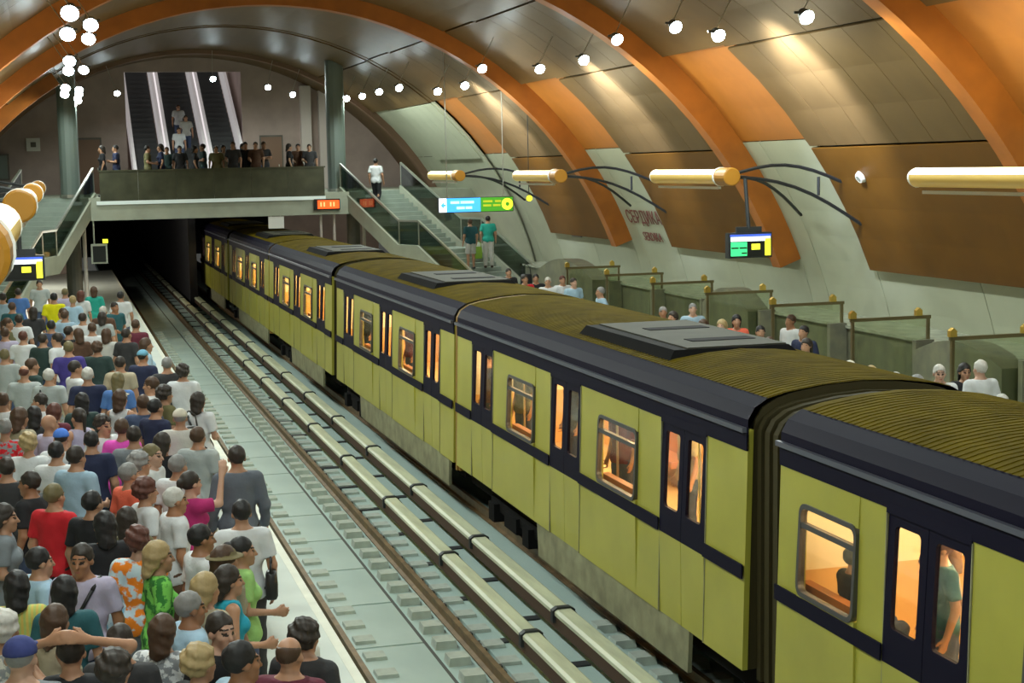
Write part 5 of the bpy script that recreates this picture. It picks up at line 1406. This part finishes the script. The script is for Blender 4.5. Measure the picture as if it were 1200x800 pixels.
    (-0.35, 32.86, 0.00, 30, 'person in dark green top beside the reddish hair', 1.090, {'hair': 'short', 'hairc': 'dark', 'topc': 'darkgreen', 'group': 'crowd on the near platform'}),
    (-0.89, 37.60, 0.00, 0, 'person with dark hair in white shirt below the blue top', 1.090, {'hair': 'short', 'hairc': 'dark', 'topc': 'white', 'group': 'crowd on the near platform'}),
    (-0.60, 39.54, 0.00, 0, 'person with dark hair and charcoal top, left of the yellow T-shirt', 1.090, {'hair': 'bob', 'sex': 'f', 'hairc': 'dark', 'topc': 'charcoal', 'group': 'crowd on the near platform'}),
    (-0.19, 35.76, 0.00, 10, 'person with black hair in denim blue top below the yellow T-shirt', 1.090, {'hair': 'short', 'hairc': 'black', 'topc': 'denim', 'group': 'crowd on the near platform'}),
    (0.15, 34.23, 0.00, 40, 'person in black top right of the yellow T-shirt', 1.090, {'hair': 'short', 'hairc': 'dark', 'topc': 'black', 'group': 'crowd on the near platform'}),
    (0.34, 33.58, 0.00, 340, 'person with brown hair behind the purple-navy T-shirt', 1.090, {'sex': 'f', 'hair': 'bob', 'hairc': 'brown', 'topc': 'brown', 'group': 'crowd on the near platform'}),
    (0.48, 37.21, 0.00, 20, 'person in white shirt left of the teal green dress', 1.096, {'hair': 'short', 'hairc': 'dark', 'topc': 'white', 'group': 'crowd on the near platform'}),
    (0.33, 42.78, 0.00, 10, 'person in pale blue-white top right of the yellow T-shirt', 1.090, {'sex': 'f', 'hair': 'short', 'hairc': 'blond', 'topc': 'skyblue', 'group': 'crowd on the near platform'}),
    (0.56, 44.47, 0.00, 20, 'person with auburn hair in white top near the dark pillar', 1.090, {'sex': 'f', 'hair': 'bob', 'hairc': 'auburn', 'topc': 'white', 'group': 'crowd on the near platform'}),
    (0.16, 45.68, 0.00, 0, 'person with olive hair behind the yellow T-shirt', 1.090, {'hair': 'short', 'hairc': 'olive', 'topc': 'lavender', 'group': 'crowd on the near platform'}),
    (0.91, 37.44, 0.00, 10, 'person in white skirt and grey top behind the dark teal shirt', 1.084, {'sex': 'f', 'hair': 'bob', 'hairc': 'dark', 'topc': 'palegrey', 'low': 'skirt', 'lowc': 'white', 'group': 'crowd on the near platform'}),
    (1.25, 33.02, 0.00, 40, 'person in charcoal top near the far platform edge, left of the maroon top', 1.096, {'hair': 'short', 'hairc': 'dark', 'topc': 'charcoal', 'group': 'crowd on the near platform'}),
    (0.88, 33.41, 0.00, 15, 'person with dark hair in off-white top below the teal dress', 1.084, {'sex': 'f', 'hair': 'bob', 'hairc': 'brown', 'topc': 'offwhite', 'group': 'crowd on the near platform'}),
    (-1.12, 41.35, 0.00, 20, 'person in grey-green top between two blue shirts', 1.090, {'hair': 'short', 'hairc': 'brown', 'topc': 'darkteal', 'group': 'crowd on the near platform'}),
    (0.63, 34.75, 0.00, 0, 'person in pale trousers and white top, right of the white shirt', 1.090, {'hair': 'short', 'hairc': 'brown', 'topc': 'white', 'lowc': 'white', 'group': 'crowd on the near platform'}),
    (12.66, 43.84, 0.00, 180, 'person in red shirt beyond the train', 1.096, {'group': 'people on the far platform', 'hair': 'short', 'hairc': 'dark', 'topc': 'red'}),
    (13.11, 44.26, 0.00, 200, 'person in black next to the red shirt beyond the train', 1.084, {'group': 'people on the far platform', 'hair': 'short', 'hairc': 'black', 'topc': 'black'}),
    (12.98, 42.66, 0.00, 200, 'white-haired person in white shirt beyond the train', 1.090, {'group': 'people on the far platform', 'hair': 'short', 'hairc': 'white', 'topc': 'white'}),
    (13.53, 43.08, 0.00, 180, 'person with auburn hair in white shirt beyond the train', 1.090, {'group': 'people on the far platform', 'hair': 'short', 'hairc': 'auburn', 'topc': 'white'}),
    (13.50, 41.98, 0.00, 170, 'person in blue and white top beyond the train', 1.090, {'group': 'people on the far platform', 'hair': 'short', 'hairc': 'dark', 'topc': 'skyblue', 'skin': 'pale'}),
    (13.11, 38.53, 0.00, 270, 'grey-haired person in wide pale blue shirt beyond the train', 1.090, {'group': 'people on the far platform', 'hair': 'short', 'hairc': 'grey', 'topc': 'lightblue', 'arms': 'hips'}),
    (13.08, 47.06, 0.00, 180, 'person in black at the foot of the far stairs', 1.090, {'group': 'people on the far platform', 'hair': 'short', 'hairc': 'dark', 'topc': 'black'}),
    (12.48, 32.56, 0.00, 200, 'grey-haired person in charcoal top beyond the train', 1.090, {'group': 'people on the far platform', 'hair': 'short', 'hairc': 'grey', 'topc': 'charcoal', 'skin': 'tan'}),
    (12.25, 31.38, 0.00, 240, 'person with dark hair and pink top beyond the train', 1.090, {'group': 'people on the far platform', 'sex': 'f', 'hair': 'bob', 'hairc': 'dark', 'topc': 'pink', 'topm': 'cloth_speckle'}),
    (13.35, 33.01, 0.00, 200, 'person with grey hair in blue-grey shirt beyond the train', 1.090, {'group': 'people on the far platform', 'hair': 'short', 'hairc': 'grey', 'topc': 'lightblue', 'skin': 'pale'}),
    (12.23, 29.71, 0.00, 250, 'bare-armed person with tan skin beside the blue-grey shirt', 1.084, {'group': 'people on the far platform', 'sex': 'f', 'hair': 'tail', 'hairc': 'brown', 'topc': 'coral', 'top': 'tank', 'skin': 'pale'}),
    (12.42, 29.21, 0.00, 230, 'person with blond hair beyond the roof unit', 1.096, {'group': 'people on the far platform', 'sex': 'f', 'hair': 'bob', 'hairc': 'blond', 'topc': 'beige', 'skin': 'pale'}),
    (13.12, 30.11, 0.00, 200, 'person with black hair in coral top beyond the roof unit', 1.090, {'group': 'people on the far platform', 'sex': 'f', 'hair': 'bob', 'hairc': 'black', 'topc': 'coral'}),
    (12.66, 27.94, 0.00, 200, 'person in dark navy near the framed glass screen', 1.090, {'group': 'people on the far platform', 'hair': 'short', 'hairc': 'black', 'topc': 'navy'}),
    (12.29, 26.73, 0.00, 220, 'person in white top low beside the framed glass screen', 1.046, {'group': 'people on the far platform', 'hair': 'short', 'hairc': 'brown', 'topc': 'white'}),
    (13.93, 29.29, 0.00, 250, 'tall person with brown hair in white shirt by the glass screen', 1.112, {'group': 'people on the far platform', 'hair': 'short', 'hairc': 'brown', 'topc': 'white', 'skin': 'tan'}),
    (13.38, 27.58, 0.00, 240, 'person with black hair behind the green top', 1.090, {'group': 'people on the far platform', 'hair': 'short', 'hairc': 'black', 'topc': 'navy'}),
    (12.43, 25.52, 0.00, 230, 'person in emerald green top beyond the train', 1.090, {'group': 'people on the far platform', 'sex': 'f', 'hair': 'bob', 'hairc': 'dark', 'topc': 'teal'}),
    (11.64, 22.41, 0.00, 200, 'person in white cap just above the train roof', 1.090, {'group': 'people on the far platform', 'hair': 'short+cap', 'hairc': 'grey+cream', 'topc': 'white'}),
    (11.65, 21.74, 0.00, 200, 'person with blond hair just above the train roof', 1.090, {'group': 'people on the far platform', 'sex': 'f', 'hair': 'short', 'hairc': 'blond', 'topc': 'beige'}),
    (12.56, 21.35, 0.00, 200, 'white-haired person in white shirt at right, beyond the roof', 1.096, {'group': 'people on the far platform', 'hair': 'short', 'hairc': 'white', 'topc': 'white', 'skin': 'pale'}),
    (13.19, 21.69, 0.00, 190, 'woman with long black hair between two white shirts', 1.066, {'group': 'people on the far platform', 'sex': 'f', 'hair': 'long', 'hairc': 'black', 'topc': 'black'}),
    (13.14, 21.16, 0.00, 0, 'grey-haired person in white shirt with back turned, at far right', 1.130, {'group': 'people on the far platform', 'hair': 'short', 'hairc': 'white', 'topc': 'white', 'skin': 'pale'}),
    (12.04, 18.86, 0.00, 200, 'person with pale hair at the right edge above the roof', 1.046, {'group': 'people on the far platform', 'sex': 'f', 'hair': 'short', 'hairc': 'white', 'topc': 'lavender'}),
    (11.64, 20.98, 0.00, 200, 'person with white hair whose head shows just above the roof', 1.084, {'group': 'people on the far platform', 'hair': 'short', 'hairc': 'white', 'topc': 'white'}),
    (11.71, 20.49, 0.00, 180, 'person with grey hair beside the white-shirted pair', 1.096, {'group': 'people on the far platform', 'hair': 'short', 'hairc': 'grey', 'topc': 'white'}),
    (0.10, 38.61, 0.00, 20, 'person with short brown hair in light blue top, in front of the yellow-shirted man', 1.068, {'sex': 'm', 'hair': 'short', 'hairc': 'brown', 'topc': 'lightblue', 'lowc': 'black', 'arms': 'down', 'group': 'crowd on the near platform'}),
    (0.19, 27.29, 0.00, 70, 'person with short dark hair in white top, right of the pale grey shirt with strap', 1.121, {'sex': 'm', 'hair': 'short', 'hairc': 'dark', 'topc': 'white', 'lowc': 'khaki', 'arms': 'fold', 'group': 'crowd on the near platform'}),
    (-0.33, 24.47, 0.00, 300, 'person with short dark hair in white top, in front of the broad navy shirt', 1.040, {'sex': 'm', 'hair': 'short', 'hairc': 'dark', 'topc': 'white', 'lowc': 'beige', 'arms': 'down', 'group': 'crowd on the near platform'}),
    (0.07, 39.49, 0.00, 300, 'person with tied brown hair in pale grey top, in front of the yellow-shirted man', 1.065, {'sex': 'f', 'hair': 'tail', 'hairc': 'brown', 'topc': 'palegrey', 'lowc': 'charcoal', 'arms': 'down', 'group': 'crowd on the near platform'}),
    (1.28, 24.74, 0.00, 300, 'person with short brown hair in white top, right of the broad navy shirt', 1.111, {'sex': 'm', 'hair': 'short', 'hairc': 'brown', 'topc': 'white', 'lowc': 'denim', 'arms': 'fold', 'group': 'crowd on the near platform'}),
    (-1.11, 36.75, 0.00, 90, 'person with tied brown hair in olive top, in front of the yellow-shirted man', 1.096, {'sex': 'f', 'hair': 'tail', 'hairc': 'brown', 'topc': 'olive', 'lowc': 'denim', 'arms': 'bag', 'group': 'crowd on the near platform'}),
    (-0.61, 15.78, 0.00, 90, 'person with bobbed dark hair in grey top, in front of the red-shirted man', 1.094, {'sex': 'f', 'hair': 'bob', 'hairc': 'dark', 'topc': 'grey', 'lowc': 'khaki', 'arms': 'bag', 'group': 'crowd on the near platform'}),
    (-0.50, 28.19, 0.00, 60, 'person with short brown hair in dark green top, behind the pale grey shirt with strap', 1.108, {'sex': 'm', 'hair': 'short', 'hairc': 'brown', 'topc': 'darkgreen', 'lowc': 'khaki', 'arms': 'down', 'group': 'crowd on the near platform'}),
    (-0.07, 32.31, 0.00, 300, 'person with short dark hair in white top, behind the purple-navy T-shirt', 1.121, {'sex': 'm', 'hair': 'short', 'hairc': 'dark', 'topc': 'white', 'lowc': 'denim', 'arms': 'down', 'group': 'crowd on the near platform'}),
    (0.97, 38.83, 0.00, 20, 'person with short white hair in brown top, in front of the yellow-shirted man', 1.096, {'sex': 'm', 'hair': 'short', 'hairc': 'white', 'topc': 'brown', 'lowc': 'khaki', 'arms': 'down', 'group': 'crowd on the near platform'}),
]
for (px_, py_, pz_, fc_, lb_, hh_, kw_) in CROWD: person(px_, py_, pz_, fc_, lb_, h=hh_, **kw_)

# people on the stairs, behind the parapet and in the train ---------------------------------
c = W_R((1.2, 0.75, DECK - 0.6)); person(c[0], c[1], DECK - 0.60, 30, 'person in white T-shirt and black trousers going up the far stairs', top='tee', topc='white', lowc='black', hair='short', hairc='black', legs='walk', h=1.05, group='people on the far stairs')
c = W_R((7.0, 1.0, 0)); person(c[0], c[1], 1.42, 350, 'person in dark teal top and pale shorts low on the far stairs', topc='darkteal', low='shorts', lowc='offwhite', hair='short', hairc='brown', h=1.0, group='people on the far stairs')
c = W_R((7.0, 1.75, 0)); person(c[0], c[1], 1.42, 10, 'person in turquoise T-shirt and pale trousers low on the far stairs', topc='teal', low='trousers', lowc='offwhite', hair='short', hairc='black', h=1.05, group='people on the far stairs')
MZ = 'people behind the mezzanine parapet'
mz = [(1.75, 61.0, 'black'), (2.25, 61.3, 'navy'), (3.35, 60.9, 'olive'), (3.85, 61.2, 'navy'), (4.55, 61.4, 'charcoal'), (5.05, 60.9, 'black'), (5.45, 62.0, 'darkgreen'), (5.85, 61.1, 'olive'), (6.2, 61.9, 'khaki'), (6.45, 60.9, 'charcoal'),
      (6.95, 61.3, 'black'), (7.3, 61.0, 'brown'), (7.65, 61.5, 'charcoal'), (8.55, 61.1, 'black'), (8.95, 61.5, 'brown'), (9.3, 61.0, 'charcoal'), (4.15, 62.4, 'darkgreen'), (7.0, 62.6, 'darkteal')]
mz.sort()
words = ['leftmost', 'second from left', 'third from left', 'fourth from left', 'fifth from left', 'sixth from left', 'seventh from left', 'eighth from left', 'ninth from left', 'ninth from right', 'eighth from right', 'seventh from right', 'sixth from right', 'fifth from right', 'fourth from right', 'third from right', 'second from right', 'rightmost']
for i, (x, y, cl) in enumerate(mz):
    person(x, y, DECK, rnd.choice((170, 180, 190, 160, 200, 90, 270)), 'person in %s top behind the mezzanine parapet, %s' % ({'olive': 'olive', 'denim': 'denim blue', 'darkgreen': 'dark green', 'darkteal': 'dark teal'}.get(cl, cl), words[i]),
           sex='f' if i % 3 == 0 else 'm', arms=rnd.choice(('down', 'fold', 'bag')), topc=cl, hair='bob' if i % 3 == 0 else 'short', hairc=rnd.choice(('dark', 'black', 'brown')), h=rnd.uniform(1.04, 1.12), group=MZ)
for i, (x, y, z) in enumerate(((5.3, 71.6, 0.95), (5.7, 72.6, 1.5), (5.45, 73.4, 2.0))):
    person(x, y, DECK + z, 180, ['person in white shirt riding the middle escalator, lowest', 'person in pale shirt riding the middle escalator, second', 'person in white top riding the middle escalator, highest'][i], topc=('white', 'offwhite', 'white')[i], hair='short', hairc='dark', h=1.05, group='people on the escalator')
TP = 'passengers inside the train'
FL = RAIL_Z + 1.16
pas = [
    (6.98, 13.35, -0.39, 90, 'dark-clothed passenger seen through the first window of the nearest car', dict(topc='charcoal', hair='short', hairc='dark', arms='lap', legs='sit')),
    (7.10, 12.00, 0, 280, 'passenger in grey-green top standing behind the nearest car doors', dict(topc='darkteal', hair='short', hairc='auburn', skin='mid')),
    (7.55, 12.75, 0, 80, 'passenger in brown top deeper inside the nearest car', dict(topc='brown', hair='bob', sex='f', hairc='dark')),
    (7.25, 20.5, 0, 250, 'passenger in dark red top behind the large window of the second car', dict(topc='maroon', hair='short', hairc='dark')),
    (7.65, 21.5, 0, 90, 'passenger in black top behind the large window of the second car', dict(topc='black', hair='bob', sex='f', hairc='black')),
    (7.6, 19.0, 0, 270, 'passenger in beige top behind the first doors of the second car', dict(topc='beige', hair='short', hairc='brown')),
    (7.25, 25.3, 0, 250, 'passenger in olive top behind the farther window of the second car', dict(topc='olive', hair='short', hairc='dark')),
    (7.55, 23.6, 0, 260, 'passenger in charcoal top behind the middle doors of the second car', dict(topc='charcoal', hair='short', hairc='black')),
    (7.05, 26.7, 0, 260, 'passenger in brown top behind the last doors before the tan joint', dict(topc='brown', hair='short', hairc='dark')),
    (7.2, 33.8, 0, 260, 'passenger in maroon top beyond the tan joint', dict(topc='maroon', hair='short', hairc='dark')),
    (7.2, 38.6, 0, 260, 'passenger in black top in the far half of the second car', dict(topc='black', hair='short', hairc='dark')),
]
for (x, y, z, fc, lb, kw) in pas: person(x, y, FL + z, fc, lb, h=1.0, group=TP, lod=0 if y < 20 else 1, **kw)

# ---------------------------------------------------------------- bags (things people carry)
def bag(name, x, y, z, w, dpt, h, col, label, cat='bag', strap=True, rz=0.0, m='leather'):
    o = empty(name, (x, y, z), rz); tag(o, label, cat, 'bags carried in the crowd')
    mb = MB(); n = 12; v = []
    for k, (zz, s) in enumerate(((0, .82), (.06 * h, .95), (.5 * h, 1.0), (.9 * h, .9), (h, .72))):
        for i in range(n):
            t = 2 * math.pi * i / n; cx = abs(math.cos(t)) ** .6 * math.copysign(1, math.cos(t)); cy = abs(math.sin(t)) ** .6 * math.copysign(1, math.sin(t))
            v.append((cx * w / 2 * s, cy * dpt / 2 * s, zz))
    f = [(k * n + i, k * n + (i + 1) % n, (k + 1) * n + (i + 1) % n, (k + 1) * n + i) for k in range(4) for i in range(n)] + [tuple(range(n - 1, -1, -1)), tuple(range(4 * n, 5 * n))]
    b = mb.add(v, f).build('bag_body', [m], o, smooth=True); colour(b, col)
    if strap:
        pts = [(-w * .35, 0, h * .95), (-w * .28, 0, h * 1.35), (0, 0, h * 1.5), (w * .28, 0, h * 1.35), (w * .35, 0, h * .95)]
        colour(MB().tube(pts, .012, 6).build('strap', ['leather'], o, smooth=True), col)
    return o
bag('carrier_bag', 1.87, 13.05, 0.62, .30, .12, .42, (.68, .72, .68), 'white carrier bag held by the woman in lime green', rz=1.2)
bag('shoulder_bag', 0.42, 14.35, 0.92, .36, .14, .30, (.20, .42, .60), 'blue and white shoulder bag beside the orange printed top', rz=.4, m='cloth_print')
bag('shoulder_bag', 1.80, 15.05, 0.95, .22, .12, .26, (.015, .015, .015), 'black hip bag beside the white T-shirt', rz=1.4)
bag('backpack', 1.60, 21.9, 1.15, .30, .18, .42, (.05, .045, .04), 'dark backpack at the platform edge behind the grey jacket')
bag('handbag', 0.42, 18.2, 0.80, .30, .14, .26, (.015, .018, .022), 'black handbag carried beside the light blue shirt', rz=.8)
bag('suitcase', 1.55, 42.5, 0.0, .40, .24, .62, (.09, .05, .03), 'brown suitcase standing near the far platform edge', 'suitcase')
bag('carrier_bag', 1.05, 44.3, 0.35, .36, .16, .42, (.72, .72, .70), 'white carrier bag beside the teal green dress')
c = W_R((6.8, 1.45, 0)); bag('shoulder_bag', c[0], c[1], 1.75, .30, .16, .42, (.30, .55, .05), 'lime green bag between the two people on the far stairs')
c = W_R((8.6, 2.2, 0)); bag('suitcase', c[0], c[1], 0.55, .45, .3, .7, (.02, .02, .022), 'black luggage on the lowest steps of the far stairs', 'suitcase')

# cross-body straps worn by three people in the crowd
def cross_strap(key, col=(.012, .012, .014)):
    p = [o for o in COL.objects if o.parent is None and o.get('label', '').startswith(key)][0]
    pts = [(-.13, .0, 1.475), (-.10, .105, 1.40), (.0, .150, 1.22), (.12, .135, 1.02), (.175, .02, .93), (.12, -.130, 1.04), (.0, -.145, 1.22), (-.10, -.100, 1.40), (-.13, .0, 1.475)]
    colour(MB().tube(pts, .016, 6).build('bag_strap', ['leather'], p, smooth=True), col)
cross_strap('man in open lavender'); cross_strap('white-haired man in pale grey'); cross_strap('person with dark hair in white top with a black strap')
